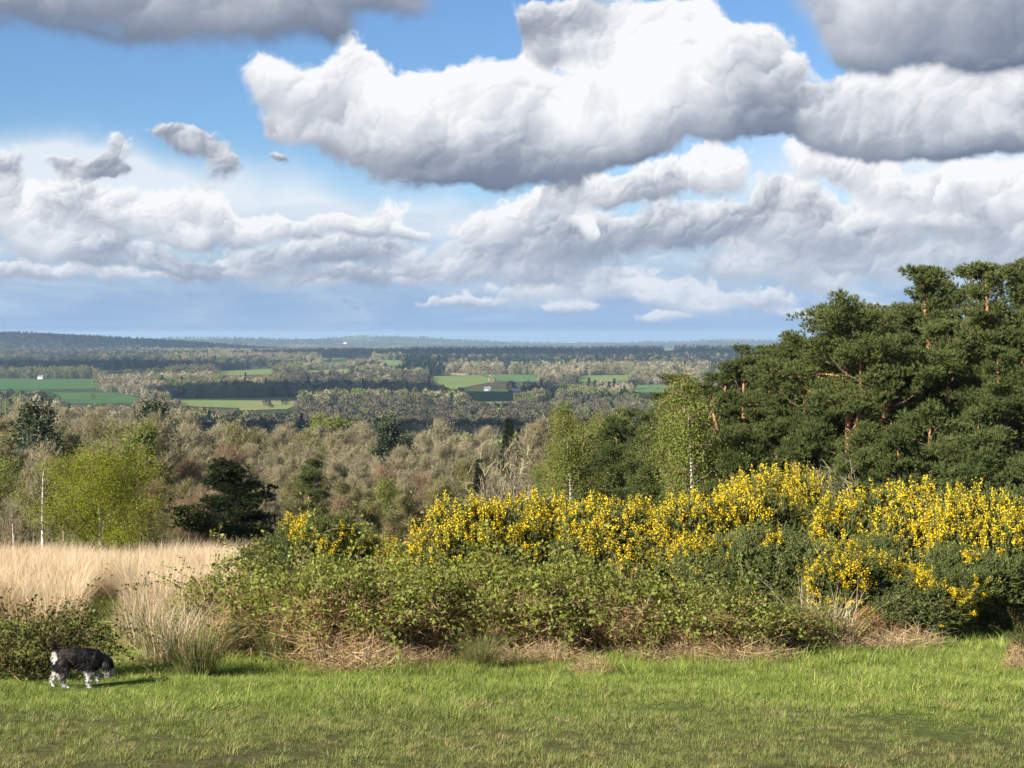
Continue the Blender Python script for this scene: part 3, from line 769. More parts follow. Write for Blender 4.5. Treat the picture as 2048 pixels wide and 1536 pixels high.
def blades(n, r, h, w, lean, mats, mix=None, segs=3, bend=0.5, hvar=0.4):
    """a tuft of grass or rush blades"""
    a = rng.random(n) * 6.28; q = r * rng.random(n) ** 0.6
    base = np.stack([q * np.cos(a), q * np.sin(a), np.full(n, -0.02)], 1)
    out = np.stack([np.cos(a), np.sin(a), np.zeros(n)], 1) + rng.normal(size=(n, 3)) * np.array([.6, .6, 0])
    H = h * (1 - hvar + hvar * rng.random(n)); ln = lean * (0.3 + rng.random(n))
    side = unit(np.cross(out, np.array([0, 0, 1.0])) + rng.normal(size=(n, 3)) * .3)
    Vs = []
    for s in range(segs + 1):
        t = s / segs; c = base + np.array([0, 0, 1.0]) * (H * t * (1 - 0.25 * bend * t * ln))[:, None] + out * (H * ln * t ** (1 + bend))[:, None]
        wd = w * (1 - t) ** 0.7 + 0.0004
        Vs += [c + side * wd / 2, c - side * wd / 2] if s < segs else [c]
    V = np.stack(Vs, 1); k = V.shape[1]; T = []
    for s in range(segs):
        b = 2 * s
        if s < segs - 1: T += [(b, b + 1, b + 3), (b, b + 3, b + 2)]
        else: T += [(b, b + 1, b + 2)]
    T = (np.array(T)[None] + (np.arange(n) * k)[:, None, None])
    mi = None
    if mix is not None: mi = np.repeat((rng.random(n) < mix).astype(int), T.shape[1])
    return V.reshape(-1, 3), T.reshape(-1, 3), mi

def tuft(name, n, r, h, w, lean, mats, mix=None, **kw):
    V, T, mi = blades(n, r, h, w, lean, mats, mix, **kw); return mesh(name, V, T, mats, mi)

def far_crown(w, h, n, mat, size, conifer=False):
    """a tree more than half a kilometre off: a crown of leaf clumps and a trunk"""
    if conifer:
        t = rng.random(n) ** 0.8; a = rng.random(n) * 6.28; r = w * .5 * (1 - t) * (0.5 + 0.5 * rng.random(n))
        p = np.stack([r * np.cos(a), r * np.sin(a), 0.08 * h + t * h * .92], 1); nrm = unit(np.stack([np.cos(a), np.sin(a), np.full(n, .4)], 1))
    else:
        p, nrm = lobe_points(rand_lobes(w, w, h, 9), n, 0.30, 0.3)
    d = unit(rng.normal(size=p.shape) * 0.8 + np.cross(nrm, rand_dirs(n)))
    V, T = stamp(*LEAF, p, frames(d), size * (0.6 + 0.8 * rng.random(n)))
    tv, tt = tube(np.array([(0, 0, -1.0), (0, 0, h * .5)]), np.array([.02 * h, .01 * h]), 4)
    V, T, mi = join((V, T), (tv, tt)); return mesh('far_tree', V, T, [mat, GREYBARK], mi)

# ------------------------------------------------------------------ scattering of uncountable stuff
def scatter(name, pts, rot, scl, kind, protos, label, cat, tilt=None):
    me = bpy.data.meshes.new(name); me.vertices.add(len(pts)); me.vertices.foreach_set('co', np.ascontiguousarray(pts, np.float32).ravel())
    for an, tp, vals in (('spin', 'FLOAT', rot), ('size', 'FLOAT', scl), ('pick', 'INT', kind)):
        at_ = me.attributes.new(an, tp, 'POINT'); at_.data.foreach_set('value', np.ascontiguousarray(vals, np.float32 if tp == 'FLOAT' else np.int32))
    o = obj(name, me); tag(o, label, cat, kind='stuff')
    coll = bpy.data.collections.new(name + '_kinds')
    for i, pm in enumerate(protos):
        q = bpy.data.objects.new('kind_%02d' % i, pm); coll.objects.link(q)
    g = bpy.data.node_groups.new(name, 'GeometryNodeTree')
    g.interface.new_socket('Geometry', in_out='INPUT', socket_type='NodeSocketGeometry')
    g.interface.new_socket('Geometry', in_out='OUTPUT', socket_type='NodeSocketGeometry')
    N = g.nodes; gi, go = N.new('NodeGroupInput'), N.new('NodeGroupOutput')
    ci = N.new('GeometryNodeCollectionInfo'); ci.inputs[0].default_value = coll; ci.inputs[1].default_value = True; ci.inputs[2].default_value = True
    ip = N.new('GeometryNodeInstanceOnPoints'); ip.inputs['Pick Instance'].default_value = True
    def attr(nm, tp):
        a = N.new('GeometryNodeInputNamedAttribute'); a.data_type = tp; a.inputs[0].default_value = nm; return a.outputs[0]
    cz = N.new('ShaderNodeCombineXYZ'); g.links.new(attr('spin', 'FLOAT'), cz.inputs[2])
    g.links.new(gi.outputs[0], ip.inputs['Points']); g.links.new(ci.outputs[0], ip.inputs['Instance'])
    g.links.new(attr('pick', 'INT'), ip.inputs['Instance Index'])
    g.links.new(cz.outputs[0], ip.inputs['Rotation']); g.links.new(attr('size', 'FLOAT'), ip.inputs['Scale'])
    g.links.new(ip.outputs[0], go.inputs[0])
    md = o.modifiers.new('scatter', 'NODES'); md.node_group = g
    return o

def mat_of_grass(n, r, h, mats):
    """a slumped, matted tuft: blades lying every way"""
    a = rng.random(n) * 6.28; q = r * rng.random(n) ** 0.55
    p = np.stack([q * np.cos(a), q * np.sin(a), h * (1 - (q / r) ** 2) * rng.random(n) ** 1.5 * 0.8], 1)
    d = unit(np.stack([np.cos(a) + rng.normal(size=n) * .7, np.sin(a) + rng.normal(size=n) * .7, rng.normal(size=n) * .45 + .15], 1))
    bl = (np.array([(.016, 0, 0), (-.016, 0, 0), (.012, .55, .05), (-.012, .55, .05), (0, 1, -.05)]), np.array([(0, 1, 3), (0, 3, 2), (2, 3, 4)]))
    V, T = stamp(*bl, p, frames(d), 0.22 + 0.25 * rng.random(n)); V[:, 2] = np.maximum(V[:, 2], 0.01); return mesh('grass_mat', V, T, mats)

# ------------------------------------------------------------------ gorse and bramble hedge
GORSES = [gorse(2.0, 1.9, 2.2, 5600, b, 15, i) for i, b in enumerate((0.58, 0.92, 1.06, 1.20, 0.40))]
BRAMS = [bramble(2.1, 1.8, 1.7, 7600) for _ in range(3)]
BRAMOLD = bramble(2.1, 1.8, 1.4, 8200, BRAMBLEOLD, 0.058, 200)

def fit(proto, pw, ph, px, d, top, wpx, depth=None):
    loc = at(px, d); h = z_of(top, d) - loc[2]; w = wpx * d / F
    return loc, (w / pw, (depth or w) / pw, h / ph)

def put_gorse(px, d, top, wpx, v, label, rz=0.0):
    loc, s = fit(None, 2.0, 2.2 * 1.10, px, d, top, wpx)
    return place(GORSES[v], 'gorse_bush', loc, rz, label, 'bush', 'gorse bushes along the heath edge', s)
def put_bramble(px, base, top, wpx, v, label, rz=0.0, parts=None, ph=1.7):
    x, y, z = ground_at(px, base); y += 0.35 * wpx * y / F; x = (px - 1024) / F * y
    loc, s = fit(None, 2.1, ph, px, y, top, wpx)
    return place(parts or BRAMS[v], 'bramble_bush', loc, rz, label, 'bush', 'bramble thickets in front of the gorse', s)

G = [(600, 27.5, 1022, 215, 0, 'gorse bush with few flowers at the end of the hedge by the straw grass'),
     (735, 28.5, 1062, 190, 0, 'low sparse gorse bush in the dip of the hedge'),
     (830, 27.5, 1062, 170, 1, 'low gorse bush with orange-yellow flowers beside the dip'),
     (975, 26.5, 990, 230, 3, 'bright yellow gorse bush where the tall hedge begins'),
     (1075, 28.0, 992, 220, 2, 'gorse bush flowering yellow beside the first tall bush of the hedge'),
     (1185, 26.5, 1003, 240, 2, 'gorse bush with gold flowers in front of the white-stemmed birches'),
     (1300, 28.0, 985, 230, 1, 'half flowered gorse bush behind the bramble thicket'),
     (1395, 26.5, 992, 230, 2, 'yellow gorse bush behind the brown-stalked bramble'),
     (1515, 27.5, 945, 210, 3, 'tall gorse bush with a yellow spike standing above the hedge'),
     (1610, 28.0, 946, 190, 2, 'tall gorse bush full of flowers below the leaning orange pine'),
     (1720, 27.0, 968, 230, 3, 'broad gorse bush thick with yellow flowers below the pines'),
     (1845, 26.5, 968, 230, 3, 'rounded gorse bush thick with yellow flowers above the gap in the hedge'),
     (1965, 25.5, 948, 210, 1, 'tall gorse bush with a pale yellow top beside the path gap'),
     (2085, 25.0, 985, 220, 0, 'mostly green gorse bush at the right-hand end of the hedge')]
for i, g in enumerate(G): put_gorse(*g, rz=i * 2.1)
G2 = [(1455, 24.2, 1062, 210, 0, 'grey-green gorse bush with scattered flowers in front of the hedge'),
      (1570, 23.6, 1050, 230, 4, 'dark green gorse bush almost without flowers in the front row'),
      (1690, 23.0, 1082, 205, 3, 'front gorse bush covered in lemon yellow flowers'),
      (1850, 22.6, 1130, 240, 0, 'low rounded green gorse bush with a few flowers, at the grass edge'),
      (1755, 24.2, 1068, 180, 4, 'dark leggy gorse bush behind the lemon yellow one'),
      (1940, 24.0, 1090, 200, 4, 'dark green gorse bush beside the shaded gap')]
for i, g in enumerate(G2): put_gorse(*g, rz=1 + i * 1.7)

Bm = [(560, 1322, 1110, 300, 0, 'bramble thicket at the left end of the hedge with arching dark canes'),
      (700, 1332, 1095, 290, 1, 'bramble thicket above the slumped pile of dead grass'),
      (850, 1322, 1098, 300, 2, 'leafy bramble thicket with dead stalks at its foot'),
      (1010, 1318, 1096, 290, 0, 'bright green bramble thicket in the middle of the hedge'),
      (1165, 1316, 1092, 290, 1, 'bramble thicket over a dark hollow'),
      (1310, 1318, 1108, 280, 2, 'bramble thicket with brown stalks showing, below the gorse'),
      (1440, 1320, 1150, 240, 0, 'low bramble thicket at the foot of the grey-green gorse'),
      (1545, 1310, 1185, 200, 1, 'small bramble thicket beside the tall straw-coloured tussock'),
      (455, 1268, 1118, 190, 2, 'small sprawling bramble between straw grass and the hedge'),
      (2030, 1262, 1040, 190, 1, 'tall bramble thicket beyond the shaded path gap'),
      (640, 1290, 1075, 260, 2, 'bramble mound in front of the sparse gorse'),
      (940, 1290, 1080, 280, 1, 'bramble mound in front of the first yellow gorse')]
for i, b in enumerate(Bm): put_bramble(*b, rz=i * 1.9)
put_bramble(55, 1362, 1188, 270, 0, 'dark olive bramble bush beside the dog', 0.6, BRAMOLD, 1.4)
put_bramble(2052, 1330, 1240, 60, 0, 'small leafy bramble at the corner of the path gap', 0.2, BRAMOLD, 1.4)

# long dark canes arching out of the hedge over the rushes
def cane_arc(pts, name, label):
    P = np.array(pts, float); t = np.linspace(0, len(P) - 1, 26); i = np.minimum(t.astype(int), len(P) - 2); f = (t - i)[:, None]
    P0, P1, P2, P3 = P[np.maximum(i - 1, 0)], P[i], P[i + 1], P[np.minimum(i + 2, len(P) - 1)]
    C = 0.5 * (2 * P1 + (P2 - P0) * f + (2 * P0 - 5 * P1 + 4 * P2 - P3) * f ** 2 + (3 * P1 - P0 - 3 * P2 + P3) * f ** 3)
    root = thing(name, C[0], 0, label, 'cane', 'bramble canes arching from the hedge'); C = C - C[0]
    V, T = tube(C, np.linspace(.011, .006, 26), 5); obj('stem', mesh('cane', V, T, plain('cane_bark_%d' % len(MATS), (.045, .030, .024))), root)
    k = np.repeat(np.arange(5, 26), 5); p = C[k] + rng.normal(size=(len(k), 3)) * .05
    V, T = stamp(*LEAF, p, frames(rand_dirs(len(p))), 0.04 + 0.03 * rng.random(len(p))); obj('leaves', mesh('cane_leaves', V, T, BRAMBLE), root)
def scr(px, py, d): return np.array([(px - 1024) / F * d, d, z_of(py, d)])
cane_arc([at(640, 21.6) - [0, 0, .05], scr(590, 1190, 21.4), scr(545, 1135, 21.2), scr(480, 1116, 21.0), scr(430, 1130, 20.9)], 'bramble_cane', 'long upper bramble cane arching toward the straw grass')
cane_arc([at(665, 21.3) - [0, 0, .05], scr(620, 1215, 20.9), scr(560, 1172, 20.6), scr(510, 1168, 20.4), scr(480, 1185, 20.3)], 'bramble_cane', 'lower bramble cane arching above the rushes')

# ------------------------------------------------------------------ rush tussocks, dead grass, bracken
def tussock(name, px, base, top, wpx, parts, label, cat, group, ph, pw):
    x, y, z = ground_at(px, base); h = (base - top) * y / F; w = wpx * y / F
    return place(parts, name, (x, y, z), rng.random() * 6.28, label, cat, group, (w / pw, w / pw, h / ph))
RUSHES = [[('blades', tuft('rush_blades', 460, 0.26, 1.0, 0.009, 0.65, [RUSH], bend=0.7, hvar=.65)), ('dead_blades', tuft('dead_rush', 120, 0.26, 0.9, 0.009, 0.7, [DEADGRASS], bend=0.8))] for _ in range(2)]
STRAWT = [[('blades', tuft('straw_blades', 260, 0.42, 1.0, 0.009, 0.6, [STRAW], bend=0.8, hvar=.75)), ('green_blades', tuft('green_blades', 220, 0.40, 0.75, 0.010, 0.55, [RUSH], bend=0.6, hvar=.6)), ('dead_blades', mat_of_grass(260, 0.5, 0.5, [DEADGRASS]))] for _ in range(2)]
DEADT = [[('blades', mat_of_grass(620, 0.70, 0.5, [DEADGRASS])), ('pale_blades', tuft('pale_blades', 120, 0.45, 0.62, 0.008, 0.9, [STRAW], bend=1.2, hvar=.7))] for _ in range(3)]
def bracken():
    n = 500; a = rng.random(n) * 6.28; q = 0.5 * rng.random(n) ** .6
    p = np.stack([q * np.cos(a), q * np.sin(a), 0.05 + 0.45 * rng.random(n) * (1 - q)], 1)
    V, T = stamp(*spray(9, 7, 0.05), p, frames(unit(rng.normal(size=(n, 3)) + [0, 0, .3])), 0.22 + 0.2 * rng.random(n))
    return [('fronds', mesh('bracken', V, T, BRACKEN)), stems(14, .8, .8, .55, BRACKEN, .006, .6)]
BRACK = [bracken(), bracken()]
gr = 'rush tussocks at the lawn edge'
tussock('rush_tussock', 395, 1352, 1222, 150, RUSHES[0], 'green rush tussock standing alone on the lawn ahead of the dog', 'rush tussock', gr, 0.9, 1.1)
tussock('rush_tussock', 565, 1326, 1198, 165, RUSHES[1], 'big green rush tussock under the arching bramble canes', 'rush tussock', gr, 0.9, 1.1)
tussock('rush_tussock', 520, 1318, 1215, 120, RUSHES[0], 'smaller rush tussock behind the big one by the canes', 'rush tussock', gr, 0.9, 1.1)
tussock('rush_tussock', 958, 1338, 1250, 110, RUSHES[1], 'small dark rush tussock at the foot of the middle brambles', 'rush tussock', gr, 0.9, 1.1)
tussock('rush_tussock', 1640, 1298, 1150, 190, STRAWT[0], 'tall straw-coloured tussock below the lemon yellow gorse', 'rush tussock', gr, 0.9, 1.1)
tussock('rush_tussock', 1610, 1302, 1190, 120, RUSHES[0], 'green rush blades mixed in beside the tall straw-coloured tussock', 'rush tussock', gr, 0.9, 1.1)
gs = 'dry grass clumps between path and hedge'
for i, (px, b, t, w, l) in enumerate([
        (300, 1300, 1165, 150, 'dry grass clump beside the green path'), (350, 1322, 1190, 170, 'large dry grass clump behind the lone rush tussock'),
        (275, 1268, 1150, 120, 'straw grass clump where the path meets the straw field'), (420, 1318, 1195, 150, 'dry grass clump between the two rush tussocks'),
        (470, 1305, 1170, 150, 'dry grass clump in front of the small sprawling bramble'), (330, 1255, 1110, 160, 'tall straw clump behind the dry grass by the path'),
        (400, 1270, 1120, 170, 'tall straw clump left of the small sprawling bramble')]):
    tussock('grass_clump', px, b, t, w, STRAWT[i % 2], l, 'grass', gs, 0.9, 1.1)
gd = 'dead grass tufts along the foot of the hedge'
DT = [(660, 1338, 1225, 190, 'slumped pile of dead grass under the bramble hedge'), (720, 1340, 1250, 170, 'flattened dead grass beside the slumped pile'),
      (800, 1335, 1270, 120, 'dead grass tuft at the foot of the leafy bramble'), (865, 1332, 1280, 90, 'pale dead grass tuft left of the small dark rush'),
      (1040, 1328, 1270, 130, 'dead grass tuft right of the small dark rush'), (1110, 1326, 1262, 120, 'dead grass below the dark bramble hollow'),
      (1185, 1348, 1285, 80, 'lone dead grass tuft sticking out onto the lawn'), (1290, 1325, 1275, 110, 'dead grass below the brown-stalked bramble'),
      (1380, 1322, 1262, 110, 'dead grass tuft below the low bramble'), (1475, 1328, 1262, 150, 'pale dead grass mat by the low bramble'),
      (1535, 1325, 1265, 130, 'dead grass mat left of the straw tussock'), (1700, 1308, 1245, 120, 'dead grass right of the straw tussock'),
      (1790, 1302, 1238, 120, 'dead grass below the low rounded gorse'), (1835, 1298, 1232, 110, 'straw-coloured dead grass by the shaded gap'),
      (1900, 1265, 1215, 110, 'dead grass heap behind the shaded gap'), (2046, 1338, 1262, 70, 'dead grass tuft at the corner of the path gap')]
for i, (px, b, t, w, l) in enumerate(DT): tussock('dead_grass_tuft', px, b, t, w, DEADT[i % 3], l, 'grass', gd, 0.6, 1.4)
for i, (px, b, t, w, l) in enumerate([(1575, 1300, 1225, 150, 'rusty dead bracken left of the straw tussock'), (1745, 1290, 1220, 150, 'rusty dead bracken right of the straw tussock'),
        (1270, 1300, 1190, 150, 'brown bracken stalks in the bramble below the gorse'), (610, 1300, 1200, 160, 'rusty bracken among the canes above the rushes'), (2035, 1265, 1150, 110, 'rusty bracken stalks beside the tall bramble')]):
    tussock('bracken_clump', px, b, t, w, BRACK[i % 2], l, 'bracken', 'dead bracken clumps in the hedge', 0.6, 1.1)

# ------------------------------------------------------------------ lawn and straw grass
def jitter_grid(x0, x1, y0, y1, s):
    gx, gy = np.meshgrid(np.arange(x0, x1, s), np.arange(y0, y1, s)); p = np.stack([gx.ravel(), gy.ravel()], 1)
    return p + (rng.random(p.shape) - .5) * s * 1.5
def lawn():
    p = jitter_grid(-16, 16, 8.2, 40, 0.105)
    keep = np.abs(p[:, 0]) < 0.36 * p[:, 1] + 1.0
    px = 1024 + F * p[:, 0] / p[:, 1]
    keep &= (p[:, 1] < 24.5) | (px < 330)
    p = p[keep]; px = px[keep]
    z = height(p[:, 0], p[:, 1])
    _, py = rows_of(p[:, 0], p[:, 1], z)
    bare = fbm(p[:, 0] * 1.1, p[:, 1] * 1.1, 61, 3)
    worn = 1 - sm(11.5, 15.5, p[:, 1] + 3 * (fbm(p[:, 0] * .4, p[:, 1] * .4, 62, 3) - .5))
    keep = rng.random(len(p)) < np.where(worn > 0.2, 1 - 0.9 * sm(0.60, 0.68, bare) * worn, 1.0)
    for (cx, cy, rx, ry) in [(1345, 1418, 75, 9), (600, 1500, 90, 9), (1010, 1470, 60, 6), (60, 1505, 60, 10), (1700, 1495, 90, 8), (1520, 1395, 40, 5), (250, 1440, 50, 5)]:
        e = ((px - cx) / rx) ** 2 + ((py - cy) / ry) ** 2 + 1.2 * (bare - .5)
        keep &= ~((e < 1) & (rng.random(len(p)) < 0.8))
    p = p[keep]; z = z[keep]; worn = worn[keep]; n = len(p)
    long = sm(0.55, 0.75, fbm(p[:, 0] * .9, p[:, 1] * .9, 63, 3))
    s = (0.6 + 0.5 * rng.random(n)) * (1 - 0.25 * worn) * (1 + 0.8 * long * (1 - worn) + 0.5 * sm(17, 20, p[:, 1]))
    protos = [tuft('lawn_tuft', 46, 0.13, 0.075, 0.0055, 0.7, [LAWN], segs=2, bend=0.8) for _ in range(4)]
    protos += [tuft('coarse_tuft', 60, 0.16, 0.15, 0.007, 0.8, [LAWN], segs=2, bend=0.9), tuft('dead_tuft', 40, 0.15, 0.09, 0.006, 1.1, [DEADGRASS], segs=2, bend=1.0)]
    pk = rng.integers(0, 4, n); r = rng.random(n); pk = np.where(r < 0.05, 4, np.where((r > 0.972) & (worn > 0.15), 5, pk))
    gx, gy, _ = ground_at(160, 1376); dg = np.hypot(p[:, 0] - gx, p[:, 1] - gy); s = s * (0.4 + 0.6 * sm(0.35, 0.9, dg)); pk = np.where((dg < 0.9) & (pk == 4), 0, pk)
    scatter('lawn_grass', np.c_[p, z], rng.random(n) * 6.28, s, pk, protos, 'short green lawn grass, worn and olive along the trodden strip', 'grass')
    # taller grass springing up against the hedge
    q = jitter_grid(-9, 9, 17, 24, 0.30); q = q[np.abs(q[:, 0]) < 0.35 * q[:, 1]]; z = height(q[:, 0], q[:, 1]); px, py = rows_of(q[:, 0], q[:, 1], z)
    edge = np.interp(px, [-50, 180, 230, 300, 480, 620, 900, 1200, 1450, 1650, 1850, 1900, 2100], [1372, 1340, 1240, 1300, 1335, 1345, 1340, 1345, 1340, 1325, 1310, 1275, 1300])
    k = (py < edge + 14) & (py > edge - 40) & (rng.random(len(q)) < 0.75); q = q[k]; z = z[k]; n = len(q)
    protos = [tuft('tall_tuft', 40, 0.14, 0.22, 0.007, 0.7, [LAWN], segs=3, bend=0.9) for _ in range(3)]
    scatter('edge_grass', np.c_[q, z], rng.random(n) * 6.28, 0.6 + 0.7 * rng.random(n), rng.integers(0, 3, n), protos, 'taller green grass springing up along the foot of the hedge', 'grass')
lawn()
def straw():
    p = jitter_grid(-26, 12, 24, 64, 0.22); y = p[:, 1]; px = 1024 + F * p[:, 0] / y
    start = np.interp(px, [-100, 150, 175, 240, 265, 300, 520, 1500], [27, 27, 38, 38, 28, 25, 25, 33])
    k = (np.abs(p[:, 0]) < 0.37 * y + 1) & (y > start + 1.5 * (fbm(p[:, 0], y, 71, 2) - .5)) & (px < 1300); p = p[k]; n = len(p)
    z = height(p[:, 0], p[:, 1])
    s = (0.7 + 0.6 * rng.random(n)) * (0.45 + 1.1 * fbm(p[:, 0] * .6, p[:, 1] * .6, 72, 3))
    protos = [tuft('straw_tuft', 34, 0.16, 1.05, 0.009, 0.45, [STRAW], segs=3, bend=1.0, hvar=0.6) for _ in range(4)]
    scatter('straw_grass', np.c_[p, z], rng.random(n) * 6.28, s, rng.integers(0, 4, n), protos, 'tall pale straw-coloured moor grass beyond the green path', 'grass')
straw()

# ------------------------------------------------------------------ trees
PINES = [pine(12.5, 3.4, 0.16, shoots=38), pine(12.5, 3.1, 0.12, shoots=38), pine(12.0, 3.6, 0.22, 0.03, shoots=38, forks=1), pine(12.5, 3.2, 0.30, 0.03, shoots=38, forks=1)]
PINEOPEN = [pine(11.5, 3.2, 0.68, 0.06, shoots=30, forks=2, dense=2.6)]
PINEYOUNG = [pine(6.0, 2.1, 0.06, shoots=34, dense=3.4), pine(6.0, 2.3, 0.05, shoots=34, dense=3.0)]
PINEDARK = [pine(5.5, 1.8, 0.05, shoots=46, mat=DARKPINE, flat=0.45, dense=5.5)]
BIRCHES = [broadleaf(9, 1.9, 500, CANE, 13000, BIRCHLEAF, 0.095, BIRCHBARK, 0.32, 0.6, 0.06, 0.35, s, 1.15) for s in (1, 2, 2)]
TANS = [broadleaf(14, 4.2, 7500, TWIGTAN, l, OLIVELEAF, 0.13, twig_len=0.85) for l in (0, 900, 500, 0)]
OLIVES = [broadleaf(12, 3.6, 2600, TWIGTAN, 9000, OLIVELEAF, 0.17) for _ in range(3)]
GREENS = [broadleaf(10, 3.4, 1200, TWIGTAN, 9000, BIRCHLEAF, 0.19) for _ in range(2)]
RUSSETS = [broadleaf(5, 2.2, 6000, TWIGRED, 0, twig_len=0.55, stems=3, base=0.08) for _ in range(2)]
EVERS = [broadleaf(11, 3.2, 600, TWIGTAN, 13000, DARKLEAF, 0.20, base=0.10) for _ in range(2)]
PALES = [broadleaf(10, 3.2, 3000, TWIGTAN, 3500, TWIGPALE, 0.16)]
BEECH = broadleaf(5.6, 2.6, 1500, CANE, 44000, BEECHLEAF, 0.052, BIRCHBARK, 0.16, 0.45, 0.06, 0.1, 1, 0.6, fill=0.15)
BAREBIRCH = [broadleaf(7.5, 2.2, 1000, TWIGTAN, 120, OLIVELEAF, 0.08, BIRCHBARK, 0.25, 0.5, slim=0.8)]
SPRUCES = [spruce(12, 2.2)]
SAPLING = broadleaf(4.5, 1.3, 260, TWIGTAN, 60, OLIVELEAF, 0.06, GREYBARK, 0.1, 0.5, stems=3, slim=0.8)

TOPZ = {}
def top_of(parts):
    k = parts[-1][1].name
    if k not in TOPZ:
        z = []
        for _, me in parts:
            c = np.zeros(len(me.vertices) * 3, np.float32); me.vertices.foreach_get('co', c); z.append(np.quantile(c[2::3], 0.9995))
        TOPZ[k] = float(max(z))
    return TOPZ[k]
def tree(protos, ph, name, px, d, top, label, group, cat='tree', wide=1.0):
    p = protos[rng.integers(len(protos))]
    loc = at(px, d); h = max(1.5, z_of(top, d) - loc[2]); s = h / top_of(p)
    w = s * wide
    return place(p, name, loc, rng.random() * 6.28, label, cat, group, (w, w, s))

gp = 'Scots pines standing behind the gorse'
named = [(1690, 53, 585, PINEOPEN, 11.5, 'forked pine with bare orange limbs standing open above the others'),
         (1985, 59, 512, PINES, 12.5, 'tallest pine of the stand, rising highest against the cloud'),
         (1900, 61, 536, PINES, 12.5, 'tall dense pine next to the tallest one'),
         (1490, 70, 688, PINES, 12.5, 'pine whose rounded top stands out beside the far hills'),
         (1775, 62, 610, PINEOPEN, 11.5, 'slim pine with a bare orange trunk beside the forked pine'),
         (1590, 60, 668, PINEOPEN, 11.5, 'open-crowned pine left of the forked pine')]
for px, d, t, pr, ph, l in named: tree(pr, ph, 'pine_tree', px, d, t, l, gp)
for px, d, t in [(2040, 57, 526), (2090, 55, 500), (1945, 60, 530), (1410, 74, 728), (1355, 76, 765), (1500, 72, 700), (1835, 63, 562), (1870, 62, 548), (1740, 66, 725), (1620, 66, 715), (1565, 68, 690), (1540, 61, 735),
                 (1460, 66, 745), (1435, 76, 722), (1345, 84, 748), (1880, 54, 640), (1960, 52, 700), (2035, 50, 690), (1800, 56, 740), (1640, 58, 790), (1720, 57, 800), (1580, 58, 790)]:
    tree(PINES, 12.5, 'pine_tree', px, d, t, 'dense dark green pine in the stand behind the gorse', gp)
for px, d, t in [(1600, 50, 868), (1800, 47, 850), (1900, 46, 870), (1700, 46, 905), (2000, 45, 860), (1520, 54, 860), (1660, 51, 840), (1430, 60, 870), (1335, 70, 862), (1280, 76, 850), (1225, 73, 890), (1240, 84, 830), (1470, 52, 900), (1380, 58, 920), (1300, 60, 930), (2060, 44, 900), (1750, 49, 840), (1850, 49, 800), (1950, 48, 810), (1310, 84, 800)]:
    tree(PINEYOUNG, 6.0, 'young_pine', px, d, t, 'young bushy pine low in the stand behind the gorse', 'young pines behind the gorse')
gb = 'birches coming into leaf beside the pines'
for px, d, t, l in [(1148, 66, 800, 'slim birch with a forked white stem behind the gorse'), (1392, 54, 715, 'tall leafy birch standing among the pines with a pale stem')]:
    tree(BIRCHES[1:2], 9, 'birch_tree', px, d, t, l, gb, wide=0.95)
for px, d, t in [(1185, 84, 815), (1112, 88, 850), (1370, 66, 780), (1205, 90, 800), (1250, 95, 792), (1118, 70, 880), (1085, 92, 905), (1350, 74, 850), (1160, 96, 795), (1415, 60, 850), (1300, 100, 795)]:
    tree(BIRCHES, 9, 'birch_tree', px, d, t, 'young birch in light green leaf between the wood and the pines', gb, wide=0.8)
tree([BEECH], 5.9, 'young_beech', 203, 62, 876, 'bright yellow-green young tree standing in the straw grass', None, wide=1.45)
tree(PINEDARK, 5.5, 'pine_tree', 462, 68, 915, 'dark isolated pine at the edge of the straw grass', None, wide=1.25)
tree(PINEYOUNG, 6.0, 'pine_tree', 612, 108, 915, 'thin small pine with a bare lower trunk in front of the bare wood', None, wide=0.8)
tree(BAREBIRCH, 7.5, 'birch_tree', 84, 78, 868, 'leafless pale birch left of the bright yellow-green tree', None)
tree(BAREBIRCH, 7.5, 'birch_tree', 22, 70, 985, 'small leafless pale-stemmed birch in the shade left of the bright tree', None)
tree([SAPLING], 4.5, 'bare_sapling', 1000, 40, 868, 'bare thin sapling leaning out above the first yellow gorse', None)
tree([SAPLING], 4.5, 'bare_sapling', 1675, 36, 905, 'dead pale sapling in front of the pines above the gorse', None, wide=1.2)
# the wood below the heath: bare, budding and evergreen trees, far rows first
gw = 'trees of the wood below the heath'
KIND = {'tan': (TANS, 14, 'bare_tree', 'bare tan-twigged tree in the wood below the heath'),
        'olive': (OLIVES, 12, 'budding_tree', 'olive tree just breaking bud in the wood below the heath'),
        'green': (GREENS, 10, 'leafing_tree', 'fresh green leafing tree in the wood below the heath'),
        'russet': (RUSSETS, 5, 'russet_shrub', 'russet-twigged shrub at the edge of the wood below the heath'),
        'ever': (EVERS, 11, 'evergreen_tree', 'dark ivy-clad evergreen tree in the wood below the heath'),
        'pine': (PINEYOUNG, 6, 'young_pine', 'small pine among the bare trees of the wood'),
        'spruce': (SPRUCES, 12, 'spruce_tree', 'dark pointed spruce in the wood below the heath')}
def wood(px, d, top, k, wide=1.0):
    pr, ph, nm, lb = KIND[k]
    part = 'near fringe' if d < 110 else 'front half' if d < 175 else 'back half' if d < 300 else 'far edge'
    lb = lb.replace('at the edge of the wood', 'in the wood').replace('in the wood below', 'at the %s of the wood below' % part).replace('among the bare trees of the wood', 'among the bare trees at the %s of the wood' % part).replace('at the front half', 'in the front half').replace('at the back half', 'in the back half')
    tree(pr, ph, nm, px, d, top, lb, '%s (%s, %s)' % (gw, nm.replace('_', ' '), part), wide=wide)
def row(d0, d1, x0, x1, step, topf, kinds):
    px = x0
    while px < x1:
        d = d0 + (d1 - d0) * rng.random(); wood(px, d, topf(px) + rng.normal() * 9, kinds(px), 0.9 + 0.35 * rng.random())
        px += step * (0.7 + 0.6 * rng.random())
